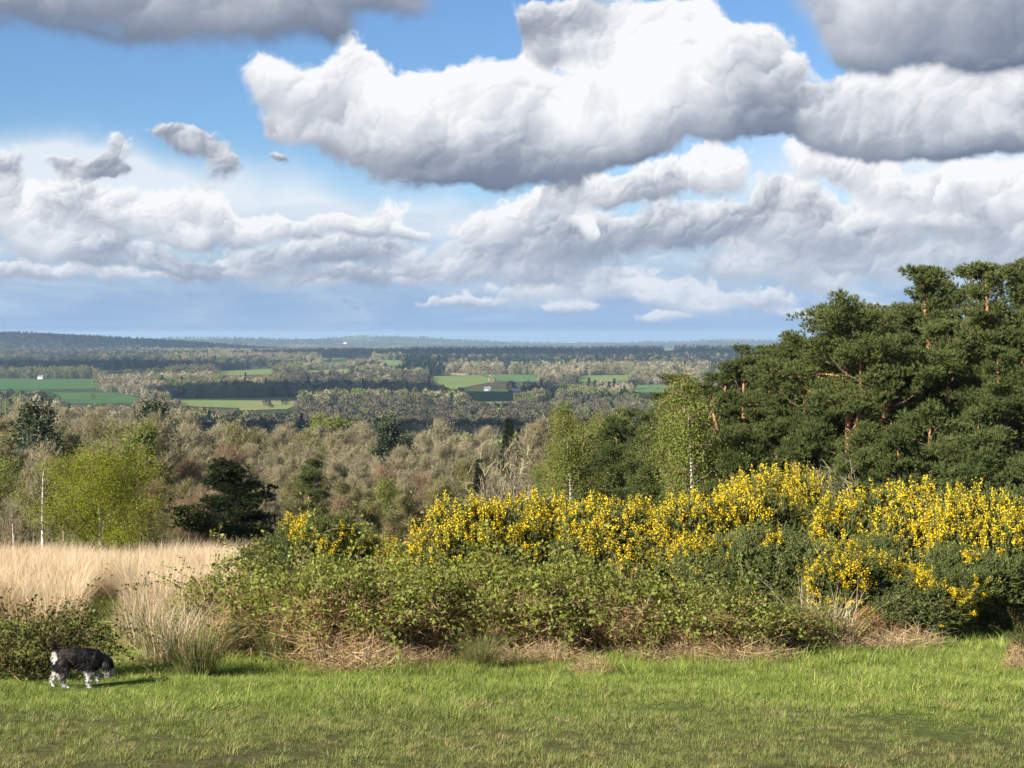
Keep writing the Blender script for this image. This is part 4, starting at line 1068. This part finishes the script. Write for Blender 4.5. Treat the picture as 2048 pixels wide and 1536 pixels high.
def pick(**w):
    k = list(w); p = np.array([w[q] for q in k], float); return lambda px: k[rng.choice(len(k), p=p / p.sum())]
topA = lambda px: np.interp(px, [-60, 60, 200, 330, 420, 560, 700, 900, 1000, 1120], [798, 805, 815, 818, 838, 848, 852, 862, 868, 862])
row(330, 400, -60, 1130, 42, lambda p: topA(p) + 4, pick(tan=8, olive=2))
row(250, 300, -60, 1110, 48, lambda p: topA(p) + 14, pick(tan=8, olive=2, ever=0.6))
row(185, 220, -60, 1100, 55, lambda p: topA(p) + (22 if p < 380 else 42), lambda p: pick(tan=4, olive=5, ever=1)(p) if p < 380 else pick(tan=9, olive=2, russet=1)(p))
row(145, 165, -60, 1090, 58, lambda p: topA(p) + (45 if p < 380 else 72), lambda p: pick(tan=2, olive=6, ever=1, green=2)(p) if p < 380 else pick(tan=7, olive=4, russet=1, green=1.5)(p))
row(115, 130, -60, 1090, 62, lambda p: topA(p) + (85 if p < 380 else 108), lambda p: pick(tan=2, olive=7, russet=1, green=1)(p) if p < 380 else pick(tan=4, olive=5, green=1, russet=1)(p))
row(92, 104, -60, 1090, 64, lambda p: topA(p) + (130 if p < 380 else 140), lambda p: pick(olive=6, russet=1, tan=2)(p))
row(76, 86, -40, 1090, 70, lambda p: 1010 + rng.random() * 25, pick(olive=5, russet=2, green=1))
row(72, 78, 280, 420, 60, lambda p: 985 + rng.random() * 20, pick(olive=5, russet=1))
row(100, 150, 1080, 1420, 45, lambda p: 830 + rng.random() * 25, pick(olive=3, ever=2, tan=2))
for px, d, t, k in [(52, 150, 792, 'ever'), (298, 190, 790, 'ever'), (315, 150, 820, 'tan'), (245, 120, 838, 'olive'), (250, 105, 830, 'green'), (1017, 210, 838, 'spruce'), (1040, 215, 858, 'spruce'),
                    (958, 120, 918, 'spruce'), (790, 230, 826, 'ever'), (775, 115, 945, 'green'), (700, 108, 952, 'olive'), (832, 95, 1012, 'russet'), (880, 92, 1020, 'russet'), (790, 96, 1018, 'russet'), (10, 180, 850, 'russet'), (30, 110, 900, 'green')]:
    wood(px, d, t, k)
tree(GREENS, 10, 'leafing_tree', 664, 400, 818, 'rounded fresh green tree standing above the bare wood', None, wide=1.3)
tree(PALES, 10, 'blossoming_tree', 722, 380, 836, 'pale blossoming tree beside the rounded green tree', None, wide=1.2)
tree(PALES, 10, 'blossoming_tree', 880, 330, 830, 'pale silvery tree rising out of the bare wood', None)

# ------------------------------------------------------------------ the dog, nose down in the grass
def fur_mat():
    m, t, o = base_mat('dog_coat')
    tc = t.node('ShaderNodeTexCoord').outputs['Object']; x, y, z = t.xyz(tc)
    n = t.noise(tc, 34.0, 4, 0.7); sp = t.noise(tc, 42.0, 2, 0.6)
    black = t.mix(n, (.003, .003, .0035, 1), (.010, .009, .0085, 1))
    roan = t.mix(t.step(sp, 0.42, 0.56), (.16, .145, .135, 1), (.60, .57, .53, 1))
    zz = t.m('ADD', z, t.m('MULTIPLY', t.m('SUBTRACT', n, .5), .08))
    c = t.mix(t.step(zz, .165, .20, 1.0, 0.0), black, roan)
    dark = t.m('MULTIPLY', t.step(zz, .05, .09), t.m('MULTIPLY', t.step(x, .08, .11), t.step(y, 0.0, -0.03)))   # near hind leg stays dark
    c = t.mix(t.m('MULTIPLY', dark, t.step(x, .22, .26, .8, 0)), c, (.05, .036, .03, 1))
    d = t.v('MULTIPLY', t.v('SUBTRACT', tc, (.040, 0, .335)), (1 / .046, 1 / .09, 1 / .066))
    rump = t.m('ADD', t.v('LENGTH', d), t.m('MULTIPLY', t.m('SUBTRACT', n, .5), .6))
    c = t.mix(t.step(rump, 1.15, .90), c, (.58, .55, .50, 1))
    d = t.v('MULTIPLY', t.v('SUBTRACT', tc, (.625, 0, .165)), (1 / .06, 1 / .07, 1 / .045))
    c = t.mix(t.step(t.v('LENGTH', d), 1.1, .8), c, t.mix(sp, (.20, .14, .10, 1), (.55, .48, .42, 1)))
    b = t.node('ShaderNodeBsdfPrincipled'); t.l.new(c, b.inputs['Base Color']); b.inputs['Roughness'].default_value = .6; b.inputs['Specular IOR Level'].default_value = .2
    t.l.new(b.outputs[0], o.inputs[0]); return m
def dog():
    FUR = fur_mat(); ND = plain('dog_nose', (.012, .011, .011), .35)
    pts = [((.20, 0, .345), .090, None),                       # 0 pelvis side of the trunk, root
           ((.11, 0, .350), .084, 0), ((.070, 0, .385), .050, 1), ((.052, 0, .425), .020, 2), ((.040, 0, .475), .014, 3), ((.043, 0, .525), .008, 4),
           ((.30, 0, .335), .098, 0), ((.39, 0, .322), .112, 6), ((.465, 0, .315), .096, 7), ((.535, 0, .305), .056, 8), ((.592, 0, .272), .056, 9),
           ((.618, 0, .222), .043, 10), ((.628, 0, .172), .031, 11), ((.630, 0, .138), .022, 12)]
    def leg(root, *js):
        k = root
        for co, r in js: pts.append((co, r, k)); k = len(pts) - 1
    leg(7, ((.425, -.062, .235), .050), ((.405, -.068, .185), .034), ((.402, -.068, .075), .021), ((.400, -.068, .028), .021), ((.425, -.068, .016), .019))
    leg(7, ((.440, .062, .235), .050), ((.440, .068, .180), .034), ((.482, .068, .105), .021), ((.470, .068, .062), .020), ((.488, .068, .048), .018))
    leg(1, ((.125, -.055, .285), .070), ((.165, -.066, .205), .046), ((.118, -.066, .120), .022), ((.165, -.066, .040), .019), ((.196, -.066, .017), .020))
    leg(1, ((.095, .055, .285), .070), ((.100, .064, .205), .044), ((.020, .064, .125), .021), ((.004, .064, .035), .018), ((.030, .064, .016), .019))
    shapes = []
    def chain(ids, sides=12, squash=1.0):
        P = np.array([pts[k][0] for k in ids], float); R = np.array([pts[k][1] for k in ids], float)
        t = np.linspace(0, len(ids) - 1, (len(ids) - 1) * 6 + 1); C = np.stack([np.interp(t, np.arange(len(ids)), P[:, a]) for a in range(3)], 1); r = np.interp(t, np.arange(len(ids)), R)
        for _ in range(3): C[1:-1] = (C[:-2] + 2 * C[1:-1] + C[2:]) / 4; r[1:-1] = (r[:-2] + 2 * r[1:-1] + r[2:]) / 4
        e0, e1 = unit(C[0] - C[1]), unit(C[-1] - C[-2])
        C = np.concatenate([[C[0] + e0 * r[0] * .85, C[0] + e0 * r[0] * .5], C, [C[-1] + e1 * r[-1] * .5, C[-1] + e1 * r[-1] * .85]]); r = np.concatenate([[r[0] * .3, r[0] * .8], r, [r[-1] * .8, r[-1] * .3]])
        V, T = tube(C, r, sides); m = len(V)
        V[:, 1] = C.repeat(sides, 0)[:, 1] + (V[:, 1] - C.repeat(sides, 0)[:, 1]) * squash
        V = np.concatenate([V, [C[0], C[-1]]]); q = np.arange(sides); q2 = (q + 1) % sides
        cap = np.concatenate([np.stack([q2, q, np.full(sides, m)], 1), np.stack([m - sides + q, m - sides + q2, np.full(sides, m + 1)], 1)])
        shapes.append((V, np.concatenate([T, cap])))
    chain([1, 0, 6, 7, 8], 20, .74); chain([8, 9, 10, 11, 12, 13], 14, .95); chain([2, 3, 4, 5], 8); chain([1, 2], 12, .9)
    n0 = 14
    for L_ in range(4): chain([n0 + 5 * L_ + k for k in range(5)], 12)
    me = mesh('dog', *merge(shapes), FUR)
    tmp = bpy.data.objects.new('tmp', me); COL.objects.link(tmp)
    rm = tmp.modifiers.new('r', 'REMESH'); rm.mode = 'VOXEL'; rm.voxel_size = .0075
    smo = tmp.modifiers.new('s', 'SMOOTH'); smo.iterations = 8; smo.factor = .5
    dg = bpy.context.evaluated_depsgraph_get(); body = bpy.data.meshes.new_from_object(tmp.evaluated_get(dg)); body.name = 'dog_body'
    bpy.data.objects.remove(tmp); body.materials.clear(); body.materials.append(FUR)
    n = len(body.vertices); co = np.zeros(n * 3, np.float32); body.vertices.foreach_get('co', co); co = co.reshape(-1, 3)
    nr = np.zeros(n * 3, np.float32); body.vertices.foreach_get('normal', nr); nr = nr.reshape(-1, 3)
    body.polygons.foreach_set('use_smooth', np.ones(len(body.polygons), bool))
    x, y, z = ground_at(160, 1376)
    t = thing('dog', (x - .31, y, z - 0.012), math.radians(9), 'black and white spaniel walking with its nose down in the grass', 'dog')
    obj('body', body, t)
    # wavy coat: longer on belly, tail and the backs of the legs
    k = rng.integers(n, size=9000); p = co[k] + rng.normal(size=(9000, 3)) * .006; nn = nr[k]
    flow = unit(np.stack([np.full(9000, -.8), np.zeros(9000), np.full(9000, -.7)], 1) + nn * .45 + rng.normal(size=(9000, 3)) * .25)
    L = np.where((nn[:, 2] < -.3) & (p[:, 2] > .15), .050, .026) * (.6 + .8 * rng.random(9000)); L = np.where(p[:, 2] > .44, .045, L)
    L = np.where(p[:, 2] < .05, .008, L)
    strand = (np.array([(.10, 0, 0), (-.10, 0, 0), (0, 1, 0)]), np.array([(0, 1, 2)]))
    V, T = stamp(*strand, p, frames(flow), L); V[:, 2] = np.maximum(V[:, 2], .002)
    obj('coat', mesh('dog_coat', V, T, FUR), t)
    for s in (-1, 1):                                          # long hanging ears
        u = np.linspace(0, 1, 9)[:, None]; a = np.linspace(0, 2 * math.pi, 11)[:-1][None]
        w = .010 + .036 * np.sin(math.pi * np.clip(u * .85 + .12, 0, 1)); th = .010 * np.sin(math.pi * np.clip(u * .8 + .15, 0, 1)) + .002
        X = .578 + w * np.cos(a) + .010 * u; Y = s * (.052 + .016 * np.sin(u * 3) + th * np.sin(a)) + 0 * a; Z = .295 - .140 * u + 0 * a
        V = np.stack([X, Y, Z], -1).reshape(-1, 3); q = []
        for j in range(8):
            for i in range(10): b = j * 10; q += [(b + i, b + (i + 1) % 10, b + 10 + (i + 1) % 10), (b + i, b + 10 + (i + 1) % 10, b + 10 + i)]
        q += [(0, i, i + 1) for i in range(1, 9)] + [(80, 80 + i + 1, 80 + i) for i in range(1, 9)]
        e = obj('ear', mesh('dog_ear', V, np.array(q), FUR, smooth=True), t)
        kk = rng.integers(30, len(V), size=160); Vf, Tf = stamp(*strand, V[kk], frames(unit(np.tile([[0., 0, -1]], (160, 1)) + rng.normal(size=(160, 3)) * .25)), .03 + .02 * rng.random(160))
        obj('ear_fringe', mesh('ear_fringe', Vf, Tf, FUR), e)
        V, T = stamp(*FLOWER, np.array([[.636, s * .030, .250]]), frames(np.array([[0., 0, 1]])), np.array([.016])); obj('eye', mesh('dog_eye', V, T, ND), t)
    u = np.linspace(.05, .95, 6) * math.pi; P = np.array([(.632, 0, .137), (.632, 0, .130), (.632, 0, .122), (.632, 0, .117)])
    obj('nose', mesh('dog_nose', *tube(P, np.array([.012, .019, .016, .003]), 8), ND, smooth=True), t)
dog()

# ------------------------------------------------------------------ valley: fields
def field_mat(name, c, var=0.12):
    m, t, o = base_mat(name)
    pos = t.node('ShaderNodeNewGeometry').outputs['Position']
    f = t.noise(t.v('MULTIPLY', pos, (1, 0.5, 1)), 0.02, 5, 0.6)
    d = t.node('ShaderNodeBsdfDiffuse'); t.l.new(t.mix(f, (*[q * (1 - 2 * var) for q in c], 1), (*[q * (1 + 2 * var) for q in c], 1)), d.inputs[0])
    t.l.new(d.outputs[0], o.inputs[0]); return m
FG = field_mat('pasture', (.145, .190, .062)); FG2 = field_mat('young_wheat', (.095, .155, .060)); FY = field_mat('meadow', (.19, .20, .08)); FT = field_mat('ploughed', (.30, .24, .16)); FD = field_mat('grass_ley', (.060, .115, .038))
FIELDS = [  # photo corners: top-left, top-right, bottom-right, bottom-left
  ([(-40, 757), (188, 758), (215, 778), (-40, 780)], FD, 'long green field below the wooded slope on the left'),
  ([(60, 786), (240, 786), (330, 806), (150, 808)], FD, 'dark green field with a bare hedge above the near wood'),
  ([(330, 798), (520, 796), (500, 818), (340, 812)], FG, 'green field between hedges above the near wood'),
  ([(470, 797), (625, 795), (575, 819), (480, 822)], FY, 'sunlit yellow-green field with single round bushes'),
  ([(845, 754), (955, 750), (992, 763), (905, 780)], FG, 'bright green sloping field beside the dark copse'),
  ([(955, 748), (1078, 751), (1080, 765), (995, 762)], FG2, 'blue-green field behind the bright sloping one'),
  ([(905, 782), (1010, 780), (1085, 796), (960, 802)], FD, 'shaded dark green field in front of the farm'),
  ([(1040, 768), (1160, 771), (1165, 778), (1050, 775)], FY, 'narrow pale field behind the farm'),
  ([(1262, 771), (1345, 769), (1345, 786), (1268, 786)], FG2, 'green field beside the pines with a pale track'),
  ([(752, 720), (800, 721), (812, 731), (775, 732)], FG, 'small distant green field above the copse'),
  ([(885, 745), (935, 748), (930, 753), (880, 750)], FT, 'strip of bare ploughed ground beside the copse'),
  ([(1085, 802), (1115, 802), (1118, 818), (1090, 816)], FG, 'scrap of green field showing behind the birches'),
  ([(180, 742), (330, 736), (345, 744), (215, 750)], FY, 'pale field above the round trees on the left slope'),
  ([(600, 742), (700, 738), (720, 746), (610, 750)], FY, 'pale field on the near side of the budding woods'),
  ([(1150, 752), (1260, 750), (1262, 762), (1160, 764)], FG, 'green field on the slope behind the farmhouse firs'),
  ([(430, 742), (540, 738), (560, 748), (440, 752)], FG, 'green field between woods on the far slope'),
  ([(640, 714), (740, 710), (745, 716), (645, 720)], FY, 'far pale field below the skyline wood'),
  ([(1000, 724), (1110, 722), (1115, 728), (1005, 731)], FG, 'far green field under the village ridge'),
  ([(1325, 697), (1350, 697), (1350, 702), (1325, 702)], FG, 'faint far field on the ridge'),
  ([(295, 712), (335, 713), (335, 717), (295, 716)], FG, 'thin far field among the dark woods'),
]
def drape(C, m, label, off=0.6):
    C = np.array(C, float); nu, nv = 24, 8; V = []
    far = max(ground_at(*c)[1] for c in C)
    g = np.array([ground_at(*c)[:2] for c in C])
    for j in range(nv + 1):
        for i in range(nu + 1):
            u, v = i / nu, j / nv
            q = (g[0] * (1 - u) + g[1] * u) * (1 - v) + (g[3] * (1 - u) + g[2] * u) * v
            V.append((q[0], q[1], float(height(q[0], q[1])) + off))
    T = [(j * (nu + 1) + i, j * (nu + 1) + i + 1, (j + 1) * (nu + 1) + i + 1, (j + 1) * (nu + 1) + i) for j in range(nv) for i in range(nu)]
    o = obj('field', mesh('field', V, np.array(T)[:, ::-1], m, smooth=True)); o['kind'] = 'structure'; o['label'] = label
for c, m, l in FIELDS: drape(c, m, l)

# ------------------------------------------------------------------ valley: woods
FAR = dict(tan=(.205, .172, .100), pale=(.270, .235, .150), olive=(.155, .158, .066), grey=(.110, .100, .070), green=(.120, .155, .048), dark=(.030, .040, .024), fir=(.020, .034, .022))
def far_mat(k):
    c = FAR[k]; return foliage('far_' + k, [(0, tuple(q * .6 for q in c)), (.5, c), (1, tuple(q * 1.4 for q in c))], 0.02, 0.55, 0.2, 0.1)
FARM = {k: far_mat(k) for k in FAR}
PROTO = []; PK = {}
for k in ('tan', 'pale', 'olive', 'grey', 'green', 'dark'):
    PK[k] = [len(PROTO), len(PROTO) + 1]; PROTO += [far_crown(11, 12, 420, FARM[k], 1.15), far_crown(9.5, 14, 420, FARM[k], 1.1)]
PK['fir'] = [len(PROTO)]; PROTO += [far_crown(7, 16, 300, FARM['fir'], 1.3, True)]

from_poly = []
for c, m, l in FIELDS: from_poly.append(np.array(c, float))
def in_quad(px, py, C):
    r = np.ones(len(px), bool)
    for i in range(4):
        a, b = C[i], C[(i + 1) % 4]; r &= ((b[0] - a[0]) * (py - a[1]) - (b[1] - a[1]) * (px - a[0])) >= 0
    return r

def kinds_for(px, py, x, y):
    n = len(px); r = rng.random(n)
    z1 = fbm(x / 330.0, y / 520.0, 81, 3); z2 = fbm(x / 150.0 + 9, y / 260.0, 82, 3)
    k = np.where(z1 < 0.40, 0, np.where(z1 < 0.5, 1, np.where(z1 < 0.60, 2, 3)))   # tan, pale, olive, grey
    k = np.where((z2 > 0.62) & (r < 0.8), 5, k)                                      # dark clumps
    k = np.where((r < 0.10), 2, k); k = np.where((r > 0.93), 4, k); k = np.where((r > 0.90) & (r < 0.93), 6, k)
    jx = px + 60 * (fbm(x / 200.0, y / 200.0, 84, 3) - .5); jy = py + 10 * (fbm(x / 170.0, y / 300.0, 85, 3) - .5)
    def zone(x0, x1, y0, y1, opts):
        nonlocal k
        q = (jx > x0) & (jx < x1) & (jy > y0) & (jy < y1) & (rng.random(n) < 0.85); k = np.where(q, np.array(opts)[rng.integers(len(opts), size=n)], k)
    zone(-99, 700, 660, 706, [5, 6, 5, 3, 5]); zone(780, 1500, 690, 738, [5, 5, 6, 3, 5]); zone(560, 905, 757, 800, [3, 3, 5, 3])
    zone(500, 1130, 818, 900, [3, 3, 3, 5]); zone(795, 900, 730, 752, [6, 5]); zone(0, 330, 708, 745, [5, 3, 5]); zone(420, 800, 690, 722, [0, 1, 1, 2])
    zone(560, 1110, 790, 818, [2, 4, 5, 1, 2]); zone(900, 1400, 740, 768, [1, 0, 1, 2]); zone(200, 330, 770, 795, [1, 1, 0])
    return k
NAMES = ['tan', 'pale', 'olive', 'grey', 'green', 'dark', 'fir']

def woods(name, y0, y1, s, size, label, gap=0.42):
    p = jitter_grid(-0.44 * y1 - 30, 0.44 * y1 + 30, y0, y1, s); p = p[np.abs(p[:, 0]) < 0.40 * p[:, 1] + 30]
    z = height(p[:, 0], p[:, 1]); px, py = rows_of(p[:, 0], p[:, 1], z)
    keep = (fbm(p[:, 0] / 420.0 + 2.2, p[:, 1] / 600.0, 90, 3) > gap) | (rng.random(len(p)) < 0.10)
    tall = 13.0 / p[:, 1] * F
    for C in from_poly:
        keep &= ~in_quad(px, py, C) & ~in_quad(px, py - tall * 0.6, C) & ~in_quad(px, py - tall * 1.3, C)
    p, z, px, py = p[keep], z[keep], px[keep], py[keep]; n = len(p)
    k = kinds_for(px, py, p[:, 0], p[:, 1])
    pk = np.array([PK[NAMES[q]][rng.integers(len(PK[NAMES[q]]))] for q in k])
    scatter(name, np.c_[p, z - 0.3], rng.random(n) * 6.28, size * (0.65 + 0.6 * rng.random(n)), pk, PROTO, label, 'wood')
    return n
cnt = [woods('valley_wood', 430, 1500, 9.5, 1.1, 'dark brown wood filling the valley floor below the bare trees', 0.0),
       woods('hedgerow_trees', 1500, 2900, 12.0, 1.2, 'mixed woods and hedgerow trees round the valley fields', 0.36),
       woods('hillside_wood', 2900, 4300, 15.0, 1.35, 'pale budding woods on the far side of the valley', 0.36),
       woods('ridge_wood', 4300, 7800, 19.0, 1.35, 'dark blue-green woods covering the distant ridges', 0.30),
       woods('far_hill_wood', 11500, 15500, 60.0, 1.2, 'faint woods on the pale hills along the horizon', 0.50)]
print('far trees', cnt)

# single trees and hedges that stand out among the fields
gf = 'single trees standing out in the valley'
def lone(px, py, h, k, label, wide=1.0):
    x, y, z = ground_at(px, py, 450); me = PROTO[PK[k][0]]; ph = 16 if k == 'fir' else 12
    t = thing('field_tree' if k != 'fir' else 'fir_tree', (x, y, z), rng.random() * 6, label, 'tree', gf, (h / ph * wide, h / ph * wide, h / ph))
    obj('crown', me, t)
for a in [(1022, 786, 20, 'dark', 'round dark tree left of the pale farm barn'), (1102, 788, 18, 'fir', 'single dark fir between barn and white house'), (1178, 792, 26, 'fir', 'tallest dark fir beside the white house'),
          (1190, 793, 23, 'fir', 'second dark fir beside the white house'), (1200, 794, 18, 'fir', 'shorter dark fir on the far side of the white house'), (1138, 778, 17, 'dark', 'dark tree behind the white house roof'),
          (533, 812, 9, 'dark', 'round dark bush in the sunlit yellow-green field'), (541, 816, 6, 'dark', 'small dark bush beside the round bush in the field'), (570, 810, 9, 'dark', 'wide dark bush further along the sunlit field'),
          (195, 778, 17, 'green', 'rounded green tree at the end of the long green field'), (184, 800, 9, 'green', 'lone pale green tree in the dark green field'), (893, 786, 9, 'grey', 'small tree at the lower corner of the bright sloping field'), (922, 784, 8, 'dark', 'dark bush at the foot of the bright sloping field'), (1258, 790, 16, 'fir', 'dark conifer below the green field by the pines')]:
    lone(*a, wide=1.4 if 'bush' in a[4] else 1.0)

# ------------------------------------------------------------------ valley: houses, farm, mast
WHITE = plain('white_render', (.74, .73, .70)); TILE = plain('roof_tiles', (.20, .11, .075)); SLATE = plain('slate', (.15, .15, .16)); PALEROOF = plain('sheet_roof', (.45, .45, .44)); BRICK = plain('brick', (.32, .19, .13)); GLASS = plain('window_glass', (.03, .035, .04), 0.1); STEEL = plain('galvanised_steel', (.60, .62, .64), 0.4); DOOR = plain('door_paint', (.10, .12, .10))
def box(cx, cy, cz, sx, sy, sz):
    v = np.array([(x, y, z) for x in (-.5, .5) for y in (-.5, .5) for z in (-.5, .5)]) * [sx, sy, sz] + [cx, cy, cz]
    q = np.array([(0, 1, 3, 2), (4, 6, 7, 5), (0, 4, 5, 1), (2, 3, 7, 6), (0, 2, 6, 4), (1, 5, 7, 3)])
    return v, np.concatenate([q[:, [0, 1, 2]], q[:, [0, 2, 3]]])
def house(name, px, py, w, d, hw, hr, wallm, roofm, label, rz=0.0, nwin=4, group='houses scattered across the valley', cat='house'):
    x, y, z = ground_at(px, py, 450); t = thing(name, (x, y, z), rz, label, cat, group)
    V = np.array([(sx * w / 2, sy * d / 2, zz) for zz in (-2, hw) for sx, sy in ((-1, -1), (1, -1), (1, 1), (-1, 1))] + [(-w / 2, 0, hw + hr), (w / 2, 0, hw + hr)])
    T = np.array([(0, 1, 5), (0, 5, 4), (1, 2, 6), (1, 6, 5), (2, 3, 7), (2, 7, 6), (3, 0, 4), (3, 4, 7), (4, 7, 8), (5, 9, 6)])
    obj('wall', mesh('house_wall', V, T, wallm), t)
    o = 0.5; rv = []
    for sy in (-1, 1):
        e = (d / 2 + o); zl = hw - o * hr / (d / 2); rv.append([(-w / 2 - o, 0, hw + hr + .15), (w / 2 + o, 0, hw + hr + .15), (w / 2 + o, sy * e, zl + .15), (-w / 2 - o, sy * e, zl + .15)])
    R = np.array(rv).reshape(-1, 3); R = np.concatenate([R, R - [0, 0, .25]])
    q = np.array([(0, 1, 2, 3), (4, 7, 6, 5), (8, 11, 10, 9), (12, 13, 14, 15), (3, 2, 10, 11), (7, 6, 14, 15), (0, 3, 11, 8), (1, 2, 10, 9), (4, 7, 15, 12), (5, 6, 14, 13)])
    rf = obj('roof', mesh('house_roof', R, np.concatenate([q[:, :3], q[:, [0, 2, 3]]]), roofm), t)
    if cat == 'house': obj('chimney', mesh('chimney', *box(w * .3, 0, hw + hr + .5, 1.1, 1.1, 2.6), BRICK), rf)
    for i in range(nwin):
        wx = -w / 2 + w * (i + .5) / nwin
        for zz in ([1.5, 4.2] if hw > 4.5 else [1.5]):
            if i == nwin // 2 and zz < 2: obj('door', mesh('door', *box(wx, -d / 2 - .05, 1.1, 1.2, .16, 2.2), DOOR), t)
            else: obj('window', mesh('window', *box(wx, -d / 2 - .05, zz, 1.3, .14, 1.5), GLASS), t)
    return t
house('farmhouse', 1163, 792, 20, 10, 9, 4, WHITE, SLATE, 'large white farmhouse beside dark firs in the valley', 0.2, 5)
house('barn', 1055, 787, 44, 11, 4, 3, BRICK, PALEROOF, 'long low pale-roofed barn left of the white farmhouse', 0.05, 6, 'farm buildings', 'barn')
house('barn', 590, 790, 38, 10, 4.5, 3, WHITE, PALEROOF, 'long pale shed above the sunlit yellow-green field', -0.1, 5, 'farm buildings', 'barn')
for px, py, l in [(82, 759, 'tiny white house at the edge of the long left field'), (345, 702, 'white-walled house among the dark far woods'), (648, 802, 'small white house among trees right of the sunlit field'),
                  (818, 836, 'white house peeping out of the dark valley wood'), (957, 830, 'white gabled house among mixed trees in the valley'), (975, 783, 'small white house left of the round dark tree')]:
    house('house', px, py, 10, 7, 4.6, 2.6, WHITE, SLATE, l, rng.normal() * .4)
for px, py in [(1085, 722), (1092, 722), (1250, 712), (1262, 712), (1240, 709), (1225, 711), (1305, 715), (1280, 724), (1310, 724), (1200, 708), (1330, 712)]:
    house('house', px, py, 18, 9, 6, 4, WHITE, SLATE, 'pale far-off house of the village on the dark ridge', rng.normal() * .4, 3, 'village houses on the far ridge')
house('hall', 690, 688, 34, 16, 8, 4, WHITE, PALEROOF, 'white building gleaming on the far pale hill', 0.0, 6, 'far white buildings', 'building')

def mast(px, py, h):
    x, y, z = ground_at(px, py, 450); t = thing('radio_mast', (x, y, z), 0, 'thin pale lattice radio mast standing on the wooded skyline', 'mast'); w = 4.0
    for sx, sy in ((-1, -1), (1, -1), (1, 1), (-1, 1)):
        obj('leg', mesh('mast_leg', *tube(np.array([(sx * w, sy * w, 0), (sx * .8, sy * .8, h)]), np.array([.6, .35]), 4), STEEL), t)
    br = []
    for k in range(9):
        z0, z1 = h * k / 9, h * (k + 1) / 9; a, b = w + (.8 - w) * k / 9, w + (.8 - w) * (k + 1) / 9
        for (ax, ay), (bx, by) in (((-1, -1), (1, -1)), ((1, -1), (1, 1)), ((1, 1), (-1, 1)), ((-1, 1), (-1, -1))):
            br.append(tube(np.array([(ax * a, ay * a, z0), (bx * b, by * b, z1)]), np.array([.25, .25]), 3))
    obj('bracing', mesh('mast_bracing', *merge(br), STEEL), t)
    obj('antenna', mesh('mast_antenna', *tube(np.array([(0, 0, h - 2), (0, 0, h + 8)]), np.array([.8, .3]), 5), STEEL), t)
mast(471, 699, 62)

# ------------------------------------------------------------------ cloud shadows: broken cumulus drifting over, out of the view
CLOUDM, _t, _o = base_mat('cloud')
_d = _t.node('ShaderNodeBsdfDiffuse'); _d.inputs[0].default_value = (.85, .85, .86, 1); _t.l.new(_d.outputs[0], _o.inputs[0])
def cloud(px, dist, wx, wy, alt, label):
    g = at(px, dist); c = g + SUN_FROM * ((alt - g[2]) / SUN_FROM[2])
    u = np.linspace(0, 1, 25)[:-1] * 2 * math.pi; v = np.linspace(0.02, 0.98, 12) * math.pi
    U, Vv = np.meshgrid(u, v); n = 1 + 0.45 * (fbm(np.cos(U) * 1.6 + px, np.sin(U) * 1.6 + Vv, 5, 3) - .5)
    X = np.stack([np.sin(Vv) * np.cos(U) * wx / 2 * n, np.sin(Vv) * np.sin(U) * wy / 2 * n, np.maximum(np.cos(Vv), -0.25) * 90 * n], -1).reshape(-1, 3)
    k = 24; T = [(j * k + i, j * k + (i + 1) % k, (j + 1) * k + (i + 1) % k, (j + 1) * k + i) for j in range(11) for i in range(k)]
    T = np.array(T); T = np.concatenate([T[:, :3], T[:, [0, 2, 3]]])
    cap = [(i, (i + 1) % k, len(X)) for i in range(k)] + [(11 * k + (i + 1) % k, 11 * k + i, len(X) + 1) for i in range(k)]
    X = np.concatenate([X, [X[:k].mean(0), X[-k:].mean(0)]])
    o = obj('cloud', mesh('cloud', X, np.concatenate([T, cap]), CLOUDM, smooth=True), loc=c); tag(o, label, 'cloud', 'cumulus clouds drifting over the valley', 'stuff')
for a in [(800, 900, 520, 520, 1300, 'cumulus cloud shading the dark wood on the valley floor'), (740, 2150, 560, 340, 1300, 'cumulus cloud shading the wooded slope above the farm'),
          (1130, 4900, 2300, 900, 1900, 'cumulus cloud shading the village ridge'), (120, 6900, 2600, 1500, 2300, 'cumulus cloud shading the long wooded ridge'), (150, 3300, 620, 500, 1500, 'cumulus cloud shading the woods above the long field')]:
    cloud(*a)

# ------------------------------------------------------------------ air
def haze():
    B = 62000.0; z0, z1 = -592.0, 40.0
    v, t = box(0, 0, (z0 + z1) / 2, 2 * B, 2 * B, z1 - z0)
    m, t_, o = base_mat('air'); pv = t_.node('ShaderNodeVolumePrincipled')
    pv.inputs['Color'].default_value = (.55, .77, 1.0, 1); pv.inputs['Density'].default_value = HAZE; pv.inputs['Anisotropy'].default_value = 0.2
    t_.l.new(pv.outputs[0], o.inputs['Volume'])
    h = obj('haze', mesh('haze', v, t, m)); tag(h, 'pale blue haze over the valley and far hills', 'haze', kind='stuff')
HAZE = 6.2e-5
haze()
